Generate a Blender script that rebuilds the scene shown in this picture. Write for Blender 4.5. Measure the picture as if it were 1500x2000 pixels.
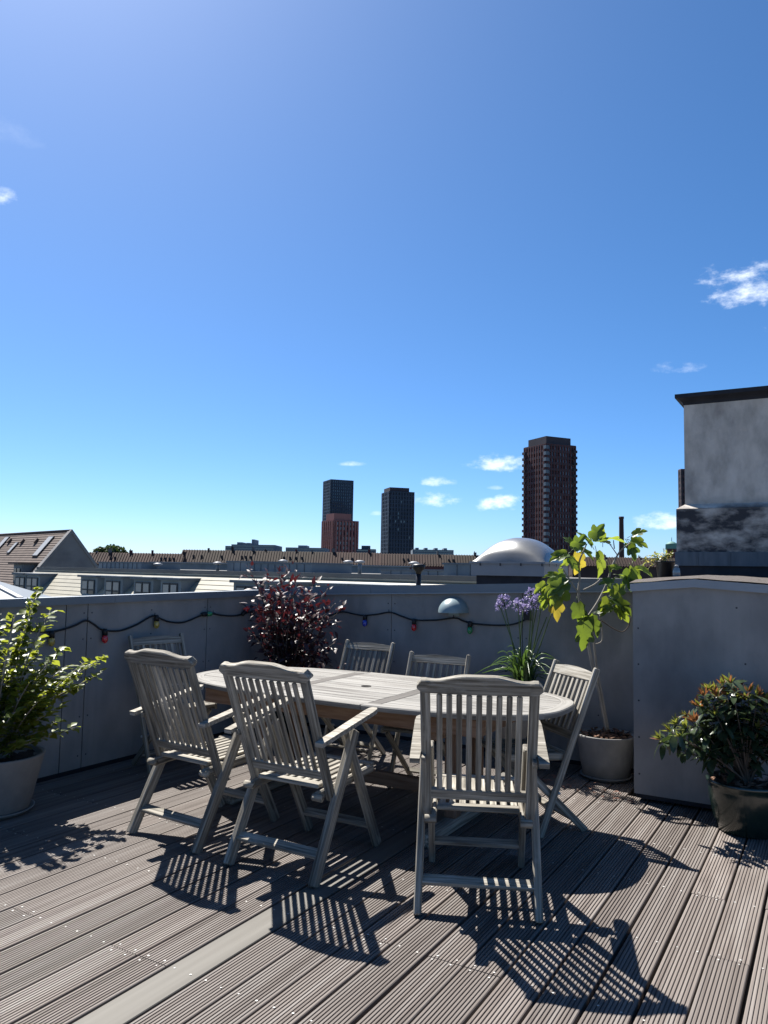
import bpy, bmesh, math, random
from mathutils import Vector, Matrix, noise
for o in list(bpy.data.objects): bpy.data.objects.remove(o)
S = bpy.context.scene
COL = S.collection
R = math.radians
PI = math.pi

# ------------------------------------------------------------------ camera
# world axes: +Y runs along the deck boards, +X across them; the deck surface is z = 0
CAM = Vector((0, 0, 1.5))
RT = Vector((0.86293, 0.50505, 0.01685)); UP = Vector((0.02378, -0.07390, 0.99698)); FW = Vector((-0.50470, 0.85995, 0.07578))
cd = bpy.data.cameras.new('Camera'); cam = bpy.data.objects.new('Camera', cd); COL.objects.link(cam)
m = Matrix.Identity(4)
for i in range(3): m[i][0] = RT[i]; m[i][1] = UP[i]; m[i][2] = -FW[i]; m[i][3] = CAM[i]
cam.matrix_world = m
cd.sensor_fit = 'VERTICAL'; cd.sensor_height = 24; cd.lens = 18
cd.clip_start = .05; cd.clip_end = 9000
S.camera = cam
S.cycles.max_bounces = 6; S.cycles.diffuse_bounces = 3; S.cycles.glossy_bounces = 3; S.cycles.transmission_bounces = 4
S.render.resolution_x = 768; S.render.resolution_y = 1024

# ------------------------------------------------------------------ sun, sky, exposure
SUN = Vector((-.635, .34, 1.0)).normalized()
elev = math.asin(SUN.z); azim = math.atan2(SUN.x, SUN.y)          # clockwise from +Y
sl = bpy.data.lights.new('sun', 'SUN'); sl.energy = 5.0; sl.angle = R(.53); sl.color = (1, .955, .89)
so = bpy.data.objects.new('sun', sl); COL.objects.link(so)
so.rotation_euler = SUN.to_track_quat('Z', 'Y').to_euler(); so.location = (0, 0, 30)
W = bpy.data.worlds.new('World'); S.world = W; W.use_nodes = True
S.view_settings.view_transform = 'Standard'; S.view_settings.look = 'None'
S.view_settings.exposure = 1.5; S.view_settings.gamma = 1

AIR, DUST, OZ, SAT, VAL = .62, .60, 9, 1.12, 1.16
def build_sky():
    nt = W.node_tree; N = nt.nodes; L = nt.links; N.clear()
    out = N.new('ShaderNodeOutputWorld'); bg = N.new('ShaderNodeBackground'); bg.inputs[1].default_value = .0522
    sky = N.new('ShaderNodeTexSky'); sky.sky_type = 'NISHITA'; sky.sun_disc = False
    sky.sun_elevation = elev; sky.sun_rotation = azim; sky.altitude = 0; sky.air_density = AIR; sky.dust_density = DUST; sky.ozone_density = OZ
    tc = N.new('ShaderNodeTexCoord')
    def mth(op, a, b=None, c=None):
        n = N.new('ShaderNodeMath'); n.operation = op
        for k, v in enumerate((a, b, c)):
            if v is None: continue
            if isinstance(v, (int, float)): n.inputs[k].default_value = v
            else: L.new(v, n.inputs[k])
        return n.outputs[0]
    def dot(v):
        n = N.new('ShaderNodeVectorMath'); n.operation = 'DOT_PRODUCT'; L.new(tc.outputs['Generated'], n.inputs[0]); n.inputs[1].default_value = v
        return n.outputs['Value']
    def nz(scale, detail, rough, zs):
        mp = N.new('ShaderNodeMapping'); mp.inputs['Scale'].default_value = (1, 1, zs); L.new(tc.outputs['Generated'], mp.inputs[0])
        n = N.new('ShaderNodeTexNoise'); n.inputs['Scale'].default_value = scale; n.inputs['Detail'].default_value = detail; n.inputs['Roughness'].default_value = rough
        L.new(mp.outputs[0], n.inputs['Vector']); return n.outputs['Fac']
    n1 = nz(34, 6, .62, 1.9); n2 = nz(9, 3, .5, 1.6)
    # small fair-weather clouds: direction (as photo column, row), half-width, half-height in radians, thickness
    clouds = [(1462, 567, .058, .036, 1.1), (1325, 722, .030, .012, .45), (965, 909, .044, .0150, .95), (975, 988, .044, .0150, 1.0),
              (851, 981, .036, .0130, .95), (854, 943, .026, .009, .8), (684, 907, .020, .005, .5), (1296, 1024, .036, .014, .85),
              (2, 388, .017, .016, .8), (966, 954, .011, .004, .35), (735, 1004, .009, .004, .3), (30, 270, .035, .018, .07),
              (1620, 640, .06, .03, .9), (1700, 930, .05, .014, .8), (-260, 820, .06, .016, .7), (-180, 560, .05, .022, .6)]
    tot = None
    for (px, py, a, b, th) in clouds:
        d = (FW + RT*((px-750)/1500) - UP*((py-1000)/1500)).normalized()
        r = Vector((d.y, -d.x, 0)).normalized(); u = r.cross(d)
        uu = mth('DIVIDE', dot(r), a); vv = mth('DIVIDE', dot(u), b)
        low = mth('MULTIPLY', mth('MINIMUM', vv, 0), .9)            # flatter base
        vv = mth('ADD', vv, low)
        rr = mth('ADD', mth('MULTIPLY', uu, uu), mth('MULTIPLY', vv, vv))
        e = mth('SUBTRACT', .78, rr)
        e = mth('ADD', e, mth('MULTIPLY', mth('SUBTRACT', n1, .5), 4.2))
        e = mth('ADD', e, mth('MULTIPLY', mth('SUBTRACT', n2, .5), 1.6))
        front = mth('GREATER_THAN', dot(d), .6)
        rr_ok = mth('LESS_THAN', rr, 3.2)
        mr = N.new('ShaderNodeMapRange'); mr.interpolation_type = 'SMOOTHSTEP'; mr.inputs[1].default_value = -.2; mr.inputs[2].default_value = 2.0; mr.inputs[4].default_value = th
        L.new(e, mr.inputs[0])
        fade = N.new('ShaderNodeMapRange'); fade.inputs[1].default_value = 3.2; fade.inputs[2].default_value = 1.2; L.new(rr, fade.inputs[0])
        v = mth('MULTIPLY', mth('MULTIPLY', mr.outputs[0], front), fade.outputs[0])
        tot = v if tot is None else mth('MAXIMUM', tot, v)
    mix = N.new('ShaderNodeMix'); mix.data_type = 'RGBA'; L.new(tot, mix.inputs['Factor'])
    hsv = N.new('ShaderNodeHueSaturation'); hsv.inputs['Saturation'].default_value = SAT; hsv.inputs['Hue'].default_value = .495; hsv.inputs['Value'].default_value = VAL; L.new(sky.outputs[0], hsv.inputs['Color'])
    L.new(hsv.outputs[0], mix.inputs['A']); mix.inputs['B'].default_value = (9.6, 10.2, 10.9, 1)
    L.new(mix.outputs['Result'], bg.inputs[0]); L.new(bg.outputs[0], out.inputs[0])
build_sky()

# ------------------------------------------------------------------ pixel <-> place helpers (photo is 1500 x 2000)
HF = Vector((FW.x, FW.y, 0)).normalized()
def ray(px, py): return FW + RT*((px-750)/1500) - UP*((py-1000)/1500)
def at(px, py, depth): d = ray(px, py); return CAM + d*(depth/(d.x*HF.x+d.y*HF.y))
def on_x(px, py, x): d = ray(px, py); return CAM + d*(x/d.x)
def on_y(px, py, y): d = ray(px, py); return CAM + d*(y/d.y)
HR = Vector((HF.y, -HF.x, 0)); Z = Vector((0, 0, 1))

# ------------------------------------------------------------------ object helpers
def tag(o, label=None, cat=None, group=None, kind=None):
    if label: o['label'] = label
    if cat: o['category'] = cat
    if group: o['group'] = group
    if kind: o['kind'] = kind
    return o
def empty(name, loc=(0, 0, 0), rz=0, **k):
    o = bpy.data.objects.new(name, None); COL.objects.link(o); o.location = loc; o.rotation_euler = (0, 0, rz); o.empty_display_size = .1
    return tag(o, **k)
def obj(name, mesh, parent=None, **k):
    o = bpy.data.objects.new(name, mesh); COL.objects.link(o)
    if parent is not None: o.parent = parent
    return tag(o, **k)
def copy_tree(o, parent=None):
    c = o.copy(); COL.objects.link(c); c.parent = parent
    for ch in o.children: copy_tree(ch, c)
    return c

class MB:
    """collects shapes; 'gc' is a per-vertex grain coordinate (x runs along the grain)"""
    def __init__(s): s.v = []; s.f = []; s.g = []; s.sm = []
    def add(s, vs, fs, gs=None, smooth=False):
        o = len(s.v); s.v += [tuple(v) for v in vs]
        s.g += [tuple(g) for g in (gs if gs is not None else vs)]
        s.f += [tuple(i+o for i in f) for f in fs]; s.sm += [smooth]*len(fs)
        return s
    def beam(s, a, b, w, t, up=(0, 0, 1), ch=.003, ext=0):
        """bar from a to b, width w (sideways), thickness t (along up), chamfered edges"""
        a = Vector(a); b = Vector(b); d = (b-a); Ln = d.length; d.normalize(); a = a-d*ext; b = b+d*ext; Ln += 2*ext
        upv = Vector(up); upv = upv-d*upv.dot(d)
        if upv.length < 1e-5: upv = Vector((0, 1, 0))-d*d.y
        upv.normalize(); sd = d.cross(upv)
        c = min(ch, w*.3, t*.3)
        hw, ht = w/2, t/2
        ring = [(hw-c, ht), (hw, ht-c), (hw, -ht+c), (hw-c, -ht), (-hw+c, -ht), (-hw, -ht+c), (-hw, ht-c), (-hw+c, ht)]
        off = random.random()*40
        vs = []; gs = []
        for (x, k) in ((0, 1-2*c/max(w, .01)), (c, 1), (Ln-c, 1), (Ln, 1-2*c/max(w, .01))):
            kk = 1 if k == 1 else None
            for (p, q) in ring:
                pp, qq = (p, q) if kk else (math.copysign(max(abs(p)-c, 0), p), math.copysign(max(abs(q)-c, 0), q))
                vs.append(a+d*x+sd*pp+upv*qq); gs.append((x+off, pp+off, qq))
        fs = [tuple(range(7, -1, -1)), tuple(range(24, 32))]
        for r in range(3):
            for i in range(8):
                j = (i+1) % 8; fs.append((r*8+i, r*8+j, (r+1)*8+j, (r+1)*8+i))
        return s.add(vs, fs, gs)
    def box(s, lo, hi, ch=0, rz=0, about=None):
        x0, y0, z0 = lo; x1, y1, z1 = hi
        vs = [(x0, y0, z0), (x1, y0, z0), (x1, y1, z0), (x0, y1, z0), (x0, y0, z1), (x1, y0, z1), (x1, y1, z1), (x0, y1, z1)]
        return s.add(vs, [(3, 2, 1, 0), (4, 5, 6, 7), (0, 1, 5, 4), (1, 2, 6, 5), (2, 3, 7, 6), (3, 0, 4, 7)])
    def hexa(s, vs): return s.add(vs, [(3, 2, 1, 0), (4, 5, 6, 7), (0, 1, 5, 4), (1, 2, 6, 5), (2, 3, 7, 6), (3, 0, 4, 7)])
    def obox(s, p, ax, ay, az):
        """box from corner p with edge vectors"""
        p = Vector(p); ax = Vector(ax); ay = Vector(ay); az = Vector(az)
        vs = [p, p+ax, p+ax+ay, p+ay, p+az, p+ax+az, p+ax+ay+az, p+ay+az]
        if ax.cross(ay).dot(az) < 0: vs = [vs[i] for i in (1, 0, 3, 2, 5, 4, 7, 6)]
        return s.hexa(vs)
    def tube(s, pts, r, n=8, cap=True):
        pts = [Vector(p) for p in pts]; m_ = len(pts); rs = r if isinstance(r, (list, tuple)) else [r]*m_
        vs = []; gs = []; ln = 0; ref = None
        for i, p in enumerate(pts):
            d = (pts[min(i+1, m_-1)]-pts[max(i-1, 0)]).normalized()
            if ref is None: ref = Vector((0, 0, 1)) if abs(d.z) < .9 else Vector((1, 0, 0))
            a = (ref-d*ref.dot(d)).normalized(); b = d.cross(a); ref = a
            if i: ln += (p-pts[i-1]).length
            for k in range(n):
                t = 2*PI*k/n; vs.append(p+(a*math.cos(t)+b*math.sin(t))*rs[i]); gs.append((ln, math.cos(t)*rs[i], math.sin(t)*rs[i]))
        fs = []
        for i in range(m_-1):
            for k in range(n):
                j = (k+1) % n; fs.append((i*n+k, i*n+j, (i+1)*n+j, (i+1)*n+k))
        if cap: fs += [tuple(range(n-1, -1, -1)), tuple(range((m_-1)*n, m_*n))]
        return s.add(vs, fs, gs, True)
    def lathe(s, prof, c=(0, 0, 0), n=40, close=False):
        c = Vector(c); vs = []; fs = []; m_ = len(prof)
        for (r, z) in prof:
            for k in range(n): t = 2*PI*k/n; vs.append((c.x+r*math.cos(t), c.y+r*math.sin(t), c.z+z))
        for i in range(m_-1):
            for k in range(n):
                j = (k+1) % n; fs.append((i*n+k, i*n+j, (i+1)*n+j, (i+1)*n+k))
        if prof[0][0] > .0005: fs.append(tuple(range(n-1, -1, -1)))
        if prof[-1][0] > .0005: fs.append(tuple(range((m_-1)*n, m_*n)))
        return s.add(vs, fs, None, True)
    def prism(s, poly, o, ex, ey, th):
        """2D polygon (ccw) in plane (ex, ey) at o, extruded by vector th"""
        o = Vector(o); ex = Vector(ex); ey = Vector(ey); th = Vector(th); n = len(poly); off = random.random()*40
        a = [o+ex*p[0]+ey*p[1] for p in poly]; b = [v+th for v in a]
        g = [(p[0]+off, p[1]+off, 0) for p in poly]+[(p[0]+off, p[1]+off, .02) for p in poly]
        fs = [tuple(range(n-1, -1, -1)), tuple(range(n, 2*n))]+[(i, (i+1) % n, n+(i+1) % n, n+i) for i in range(n)]
        if ex.cross(ey).dot(th) < 0: fs = [tuple(reversed(f)) for f in fs]
        return s.add(a+b, fs, g)
    def quad(s, a, b, c, d): return s.add([a, b, c, d], [(0, 1, 2, 3)])
    def mesh(s, name, mat):
        me = bpy.data.meshes.new(name); me.from_pydata(s.v, [], s.f); me.materials.append(mat)
        if any(s.sm): me.polygons.foreach_set('use_smooth', s.sm)
        at_ = me.attributes.new('gc', 'FLOAT_VECTOR', 'POINT'); at_.data.foreach_set('vector', [x for g in s.g for x in g])
        me.update(); return me
    def build(s, name, mat, parent=None, **k): return obj(name, s.mesh(name, mat), parent, **k)

# ------------------------------------------------------------------ materials
def mat(name, cols, scale=(1, 1, 1), nscale=6, detail=5, rough=.75, bump=.1, bscale=None, coord='Object', rvar=.0, spec=.3, metal=0, ramp=(.3, .7),
        stain=None, rand=0.0, bdist=.004, coat=0, streak=None):
    """noise-driven two or three colour material. stain=(colour, scale vec, threshold lo, hi, amount)"""
    M = bpy.data.materials.new(name); M.use_nodes = True; nt = M.node_tree; N = nt.nodes; L = nt.links
    P = N['Principled BSDF']; P.inputs['Roughness'].default_value = rough; P.inputs['Specular IOR Level'].default_value = spec; P.inputs['Metallic'].default_value = metal
    if coat: P.inputs['Coat Weight'].default_value = coat; P.inputs['Coat Roughness'].default_value = .12
    if coord == 'gc':
        a = N.new('ShaderNodeAttribute'); a.attribute_name = 'gc'; src = a.outputs['Vector']
        if rand:
            oi = N.new('ShaderNodeObjectInfo'); ad = N.new('ShaderNodeVectorMath'); ad.operation = 'ADD'
            ml = N.new('ShaderNodeMath'); ml.operation = 'MULTIPLY'; ml.inputs[1].default_value = 37; L.new(oi.outputs['Random'], ml.inputs[0])
            L.new(src, ad.inputs[0]); L.new(ml.outputs[0], ad.inputs[1]); src = ad.outputs[0]
    else:
        t = N.new('ShaderNodeTexCoord'); src = t.outputs['Object']
        if coord == 'World':
            g = N.new('ShaderNodeNewGeometry'); src = g.outputs['Position']
    def noise_(sc, ns, dt, ro=.55):
        mp = N.new('ShaderNodeMapping'); mp.inputs['Scale'].default_value = sc; L.new(src, mp.inputs[0])
        n = N.new('ShaderNodeTexNoise'); n.inputs['Scale'].default_value = ns; n.inputs['Detail'].default_value = dt; n.inputs['Roughness'].default_value = ro
        L.new(mp.outputs[0], n.inputs['Vector']); return n.outputs['Fac']
    n1 = noise_(scale, nscale, detail)
    cr = N.new('ShaderNodeValToRGB'); e = cr.color_ramp.elements; e[0].position = ramp[0]; e[1].position = ramp[1]
    e[0].color = (*cols[0], 1); e[1].color = (*cols[-1], 1)
    if len(cols) > 2: k = e.new((ramp[0]+ramp[1])/2); k.color = (*cols[1], 1)
    L.new(n1, cr.inputs[0]); col = cr.outputs[0]
    if stain:
        sc, ssc, lo, hi, am = stain
        n3 = noise_(ssc, 1, 6, .62); mr = N.new('ShaderNodeMapRange'); mr.inputs[1].default_value = lo; mr.inputs[2].default_value = hi; mr.inputs[4].default_value = am
        L.new(n3, mr.inputs[0]); mx = N.new('ShaderNodeMix'); mx.data_type = 'RGBA'; L.new(mr.outputs[0], mx.inputs['Factor']); L.new(col, mx.inputs['A']); mx.inputs['B'].default_value = (*sc, 1); col = mx.outputs['Result']
    if streak:
        sc, ssc, lo, hi, am = streak
        n3 = noise_(ssc, 1, 5, .6); mr = N.new('ShaderNodeMapRange'); mr.inputs[1].default_value = lo; mr.inputs[2].default_value = hi; mr.inputs[4].default_value = am
        L.new(n3, mr.inputs[0]); mx = N.new('ShaderNodeMix'); mx.data_type = 'RGBA'; L.new(mr.outputs[0], mx.inputs['Factor']); L.new(col, mx.inputs['A']); mx.inputs['B'].default_value = (*sc, 1); col = mx.outputs['Result']
    if rand:
        oi = N.new('ShaderNodeObjectInfo'); mr = N.new('ShaderNodeMapRange'); mr.inputs[3].default_value = 1-rand; mr.inputs[4].default_value = 1+rand; L.new(oi.outputs['Random'], mr.inputs[0])
        hs = N.new('ShaderNodeHueSaturation'); L.new(mr.outputs[0], hs.inputs['Value']); L.new(col, hs.inputs['Color']); col = hs.outputs[0]
    L.new(col, P.inputs['Base Color'])
    if bump:
        b = N.new('ShaderNodeBump'); b.inputs['Strength'].default_value = bump; b.inputs['Distance'].default_value = bdist
        L.new(noise_(scale, bscale or nscale*2.5, 4), b.inputs['Height']); L.new(b.outputs[0], P.inputs['Normal'])
    if rvar:
        mr = N.new('ShaderNodeMapRange'); mr.inputs[3].default_value = rough-rvar; mr.inputs[4].default_value = rough+rvar; L.new(noise_((1, 1, 1), 5, 3), mr.inputs[0]); L.new(mr.outputs[0], P.inputs['Roughness'])
    return M
def leafmat(name, cols, trans, tw=.45, rough=.42, rand=.25):
    M = bpy.data.materials.new(name); M.use_nodes = True; nt = M.node_tree; N = nt.nodes; L = nt.links
    P = N['Principled BSDF']; P.inputs['Roughness'].default_value = rough; P.inputs['Specular IOR Level'].default_value = .45
    a = N.new('ShaderNodeAttribute'); a.attribute_name = 'gc'
    oi = N.new('ShaderNodeObjectInfo'); nz = N.new('ShaderNodeTexNoise'); nz.inputs['Scale'].default_value = 9
    ad = N.new('ShaderNodeVectorMath'); ad.operation = 'ADD'; ml = N.new('ShaderNodeMath'); ml.operation = 'MULTIPLY'; ml.inputs[1].default_value = 53
    L.new(oi.outputs['Random'], ml.inputs[0]); L.new(a.outputs['Vector'], ad.inputs[0]); L.new(ml.outputs[0], ad.inputs[1]); L.new(ad.outputs[0], nz.inputs['Vector'])
    cr = N.new('ShaderNodeValToRGB'); e = cr.color_ramp.elements; e[0].position = .32; e[1].position = .68; e[0].color = (*cols[0], 1); e[1].color = (*cols[1], 1); L.new(nz.outputs['Fac'], cr.inputs[0])
    L.new(cr.outputs[0], P.inputs['Base Color'])
    T = N.new('ShaderNodeBsdfTranslucent'); mx0 = N.new('ShaderNodeMix'); mx0.data_type = 'RGBA'; mx0.inputs['Factor'].default_value = .35
    mx0.inputs['A'].default_value = (*trans, 1); L.new(cr.outputs[0], mx0.inputs['B']); L.new(mx0.outputs['Result'], T.inputs[0])
    mx = N.new('ShaderNodeMixShader'); mx.inputs[0].default_value = tw; L.new(P.outputs[0], mx.inputs[1]); L.new(T.outputs[0], mx.inputs[2])
    L.new(mx.outputs[0], N['Material Output'].inputs[0]); return M

M = {}
M['teak'] = mat('weathered_teak', [(0.0772, 0.0686, 0.0549), (0.214, 0.197, 0.164), (0.363, 0.341, 0.296)], (1.5, 38, 38), 2.2, 8, .8, .5, 3, 'gc', rand=.22, ramp=(.30, .70), stain=((0.0563, 0.0469, 0.0354), (1.1, 13, 13), .54, .70, .7), streak=((0.299, 0.293, 0.265), (7, 9, 9), .60, .74, .6), spec=.22)
M['teak_top'] = mat('bleached_teak_top', [(0.101, 0.0937, 0.0815), (0.182, 0.175, 0.159), (0.224, 0.217, 0.202)], (1.3, 30, 30), 2.2, 7, .72, .35, 3, 'gc', rand=.10, ramp=(.25, .7), stain=((0.066, 0.0581, 0.0503), (1.2, 16, 16), .50, .66, .75), spec=.25)
M['teak_band'] = mat('dark_weathered_teak', [(0.0535, 0.0486, 0.0437), (0.0927, 0.0849, 0.0752)], (1.6, 26, 26), 2.2, 7, .8, .3, 3, 'gc', rand=.08)
M['teak_red'] = mat('sheltered_red_teak', [(0.122, 0.065, 0.0382), (0.23, 0.153, 0.107)], (1.6, 20, 20), 2.2, 6, .7, .25, 3, 'gc', rand=.1)
M['deck'] = mat('weathered_decking', [(0.0795, 0.0646, 0.0564), (0.128, 0.109, 0.0968), (0.167, 0.15, 0.137)], (.9, 16, 16), 2.0, 7, .72, .3, 4, 'gc', rand=.24, ramp=(.30, .70), stain=((0.187, 0.176, 0.164), (1.5, 7, 1), .58, .75, .55), spec=.3)
M['deck_smooth'] = mat('smooth_reversed_board', [(0.0783, 0.0729, 0.0639), (0.11, 0.104, 0.0921)], (.8, 9, 9), 2.5, 6, .7, .12, 4, 'gc', rand=.05, stain=((0.0691, 0.0612, 0.0504), (3, 6, 1), .55, .7, .4))
M['under'] = mat('dark_underdeck', [(.012, .011, .010), (.022, .02, .018)], rough=.95, bump=0)
M['steel'] = mat('screw_steel', [(0.389, 0.383, 0.363), (0.44, 0.435, 0.414)], rough=.4, bump=0, spec=.6)
M['screw_dark'] = mat('dark_screw', [(.03, .03, .035), (.05, .05, .055)], rough=.5, bump=0)
M['panel'] = mat('fibre_cement', [(0.165, 0.16, 0.159), (0.27, 0.265, 0.258)], (1.1, 1.1, .8), 2.2, 9, .8, .15, 30, 'World', ramp=(.30, .70), stain=((0.112, 0.113, 0.119), (2.6, 2.6, 1.3), .50, .74, .7), rvar=.08, spec=.35, streak=((0.316, 0.307, 0.292), (5, 5, .5), .54, .80, .55))
M['zinc'] = mat('zinc_coping', [(0.124, 0.146, 0.171), (0.167, 0.189, 0.214)], (1, 1, 1), 2.5, 5, .48, .03, 8, 'World', rvar=.1, spec=.5, metal=.25)
M['zinc_l'] = mat('zinc_edge', [(0.211, 0.236, 0.267), (0.26, 0.285, 0.316)], (1, 1, 1), 2.5, 5, .45, .03, 8, 'World', spec=.5, metal=.2)
M['concrete'] = mat('grey_pot_concrete', [(0.154, 0.151, 0.143), (0.216, 0.211, 0.2)], (1, 1, 1), 6, 7, .85, .15, 40, 'Object', stain=((0.0972, 0.103, 0.105), (5, 5, 3), .5, .72, .6))
M['glaze'] = mat('dark_green_glaze', [(0.0054, 0.0135, 0.0108), (0.0135, 0.0248, 0.0189)], (1, 1, .5), 6, 4, .22, .05, 14, 'Object', spec=.6, coat=.5)
M['soil'] = mat('potting_soil', [(0.0144, 0.0104, 0.008), (0.048, 0.0336, 0.024)], nscale=40, rough=.95, bump=.8, bdist=.01)
M['mulch'] = mat('bark_mulch', [(.05, .028, .018), (.20, .11, .07)], nscale=12, rough=.85, bump=.2)
M['bark'] = mat('pale_bark', [(0.176, 0.16, 0.136), (0.288, 0.264, 0.224)], (1, 4, 4), 9, 5, .8, .25, coord='gc')
M['bark_d'] = mat('dark_bark', [(.05, .038, .03), (.11, .085, .065)], (1, 4, 4), 9, 5, .85, .25, coord='gc')
M['stem_g'] = mat('green_stem', [(.04, .07, .02), (.08, .12, .035)], nscale=8, rough=.5, bump=0)
M['black'] = mat('black_plastic', [(.008, .008, .009), (.016, .016, .018)], rough=.45, bump=0)
M['enamel'] = mat('grey_green_enamel', [(0.16, 0.216, 0.232), (0.2, 0.256, 0.272)], nscale=8, rough=.33, bump=.02, spec=.5)
M['dome'] = mat('cloudy_acrylic', [(0.182, 0.182, 0.175), (0.231, 0.231, 0.225)], nscale=5, rough=.30, bump=.25, bscale=3, spec=.6, metal=.6, stain=((0.138, 0.132, 0.119), (1.6, 1.6, 3), .45, .7, .6), coat=.25)
M['whitepaint'] = mat('white_curb', [(0.22, 0.228, 0.239), (0.256, 0.264, 0.272)], nscale=4, rough=.5, bump=.02)
M['felt'] = mat('roofing_felt', [(0.0518, 0.044, 0.0388), (0.0984, 0.0851, 0.0777)], nscale=60, rough=.95, bump=.6, bdist=.01)
M['felt_d'] = mat('dark_flashing', [(.012, .014, .02), (.024, .026, .034)], nscale=8, rough=.7, bump=.05)
M['lead'] = mat('blue_grey_lead', [(0.066, 0.084, 0.102), (0.108, 0.129, 0.15)], (3, 3, .6), 6, 5, .6, .1, coord='Object', spec=.4)
M['tile_b'] = mat('brown_roof_tiles', [(0.0699, 0.0516, 0.0434), (0.112, 0.0846, 0.0699)], (1, 1, 1), 1.4, 8, .85, .1, coord='World')
M['tile_p'] = mat('pale_slate_tiles', [(0.228, 0.213, 0.166), (0.304, 0.285, 0.223)], (1, 1, 1), 1.2, 8, .55, .1, coord='World', stain=((0.185, 0.17, 0.134), (.6, .6, .6), .5, .7, .5))
M['tile_r'] = mat('red_roof_tiles', [(0.0339, 0.0174, 0.0143), (0.0658, 0.0346, 0.0285)], (1, 1, 1), .35, 8, .85, 0, coord='World', stain=((0.0392, 0.0333, 0.0237), (.05, .05, .05), .45, .6, .7))
M['stucco'] = mat('grey_render', [(0.143, 0.143, 0.146), (0.203, 0.199, 0.195)], (1, 1, 1), .5, 7, .9, .1, 6, 'World', stain=((0.09, 0.09, 0.0975), (.22, .22, .22), .52, .68, .6))
M['roofgrey'] = mat('grey_flat_roof', [(0.111, 0.111, 0.108), (0.161, 0.158, 0.15)], (1, 1, 1), .4, 6, .9, 0, coord='World')
M['wallcream'] = mat('cream_facade', [(0.294, 0.266, 0.21), (0.364, 0.329, 0.266)], nscale=.4, rough=.9, bump=0, coord='World')
M['zincbox'] = mat('blue_zinc_cladding', [(0.085, 0.115, 0.14), (0.136, 0.17, 0.2)], (1, 1, 1), .8, 4, .5, 0, coord='World', spec=.4)
M['frame_d'] = mat('dark_window_frame', [(.02, .022, .026), (.03, .032, .036)], rough=.5, bump=0)
M['frame_w'] = mat('white_window_frame', [(0.266, 0.275, 0.28), (0.311, 0.315, 0.32)], rough=.5, bump=0)
M['glass'] = mat('window_glass', [(.03, .045, .06), (.06, .08, .10)], nscale=.3, rough=.06, bump=0, spec=.9, coord='World')
M['glassb'] = mat('bright_window_glass', [(0.14, 0.175, 0.203), (0.238, 0.28, 0.308)], nscale=.25, detail=2, rough=.05, bump=0, spec=1.0, coord='World')  # pale pane colour stands in for reflected sky
M['towerglass'] = mat('tower_glass', [(.05, .06, .07), (.15, .17, .19)], nscale=.3, detail=4, rough=.12, bump=0, spec=.7, coord='World', ramp=(.42, .62))  # brightness of reflected sky is put into the pane colour
M['brick_r'] = mat('tower_red_brick', [(0.0756, 0.0281, 0.0296), (0.108, 0.0435, 0.0436)], nscale=.05, rough=.85, bump=0, coord='World')  # bluish tint in the tower brick and cladding colours stands in for haze
M['brick_d'] = mat('tower_dark_brick', [(0.0324, 0.0303, 0.0386), (0.0607, 0.0523, 0.0624)], nscale=.06, rough=.8, bump=0, coord='World')
M['brick_rr'] = mat('pale_red_brick', [(0.213, 0.0879, 0.078), (0.274, 0.124, 0.111)], nscale=.08, rough=.85, bump=0, coord='World')
M['steelblue'] = mat('dark_blue_cladding', [(0.0238, 0.0375, 0.0594), (0.0389, 0.0573, 0.0855)], nscale=.05, rough=.55, bump=0, coord='World')
M['steelrib'] = mat('pale_blue_fin', [(.09, .115, .14), (.13, .155, .18)], nscale=.05, rough=.5, bump=0, coord='World')
M['farblue'] = mat('far_blue_grey_block', [(0.096, 0.124, 0.152), (0.144, 0.176, 0.208)], nscale=.03, rough=.8, bump=0, coord='World')
M['stack'] = mat('stack_brick', [(.035, .024, .022), (.06, .04, .036)], nscale=.3, rough=.9, bump=0, coord='World')
M['copper'] = mat('green_copper', [(.07, .17, .15), (.12, .24, .21)], nscale=.4, rough=.7, bump=0, coord='World')
M['asphalt'] = mat('city_ground', [(.05, .05, .05), (.10, .105, .08)], nscale=.02, rough=.95, bump=0, coord='World')
M['leaf_y'] = leafmat('yellow_green_leaf', [(.045, .085, .016), (.11, .135, .024)], (.40, .44, .04), .46)
M['leaf_fig'] = leafmat('fig_leaf', [(.045, .095, .016), (.10, .15, .026)], (.40, .48, .04), .46)
M['leaf_fig2'] = leafmat('darker_fig_leaf', [(.022, .055, .012), (.05, .09, .018)], (.26, .36, .03), .38)  # darker leaf tone, mixed in at random for variety
M['leaf_figy'] = leafmat('yellowing_fig_leaf', [(.22, .12, .02), (.30, .27, .03)], (.62, .50, .05), .45)
M['leaf_red'] = leafmat('dark_red_leaf', [(.020, .010, .014), (.050, .018, .020)], (.17, .022, .026), .16, .48)
M['leaf_d'] = leafmat('glossy_dark_leaf', [(.018, .032, .016), (.045, .062, .032)], (.10, .16, .03), .14, .24)
M['leaf_new'] = leafmat('rusty_young_leaf', [(.13, .042, .022), (.16, .09, .03)], (.36, .14, .05), .34, .45)
M['leaf_newg'] = leafmat('lime_young_leaf', [(.08, .11, .022), (.14, .15, .03)], (.34, .36, .05), .34, .45)
M['leaf_strap'] = leafmat('strap_leaf', [(.022, .055, .016), (.05, .10, .028)], (.16, .28, .04), .25, .34)
M['petal'] = leafmat('violet_petal', [(.17, .15, .34), (.32, .28, .46)], (.36, .31, .55), .35, .5)
M['leaf_dry'] = leafmat('dry_leaf', [(.13, .06, .04), (.24, .13, .09)], (.25, .12, .06), .2, .7)
M['leaf_pale'] = leafmat('pale_yellow_leaf', [(.22, .20, .06), (.36, .30, .09)], (.55, .48, .12), .4, .5)
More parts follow.
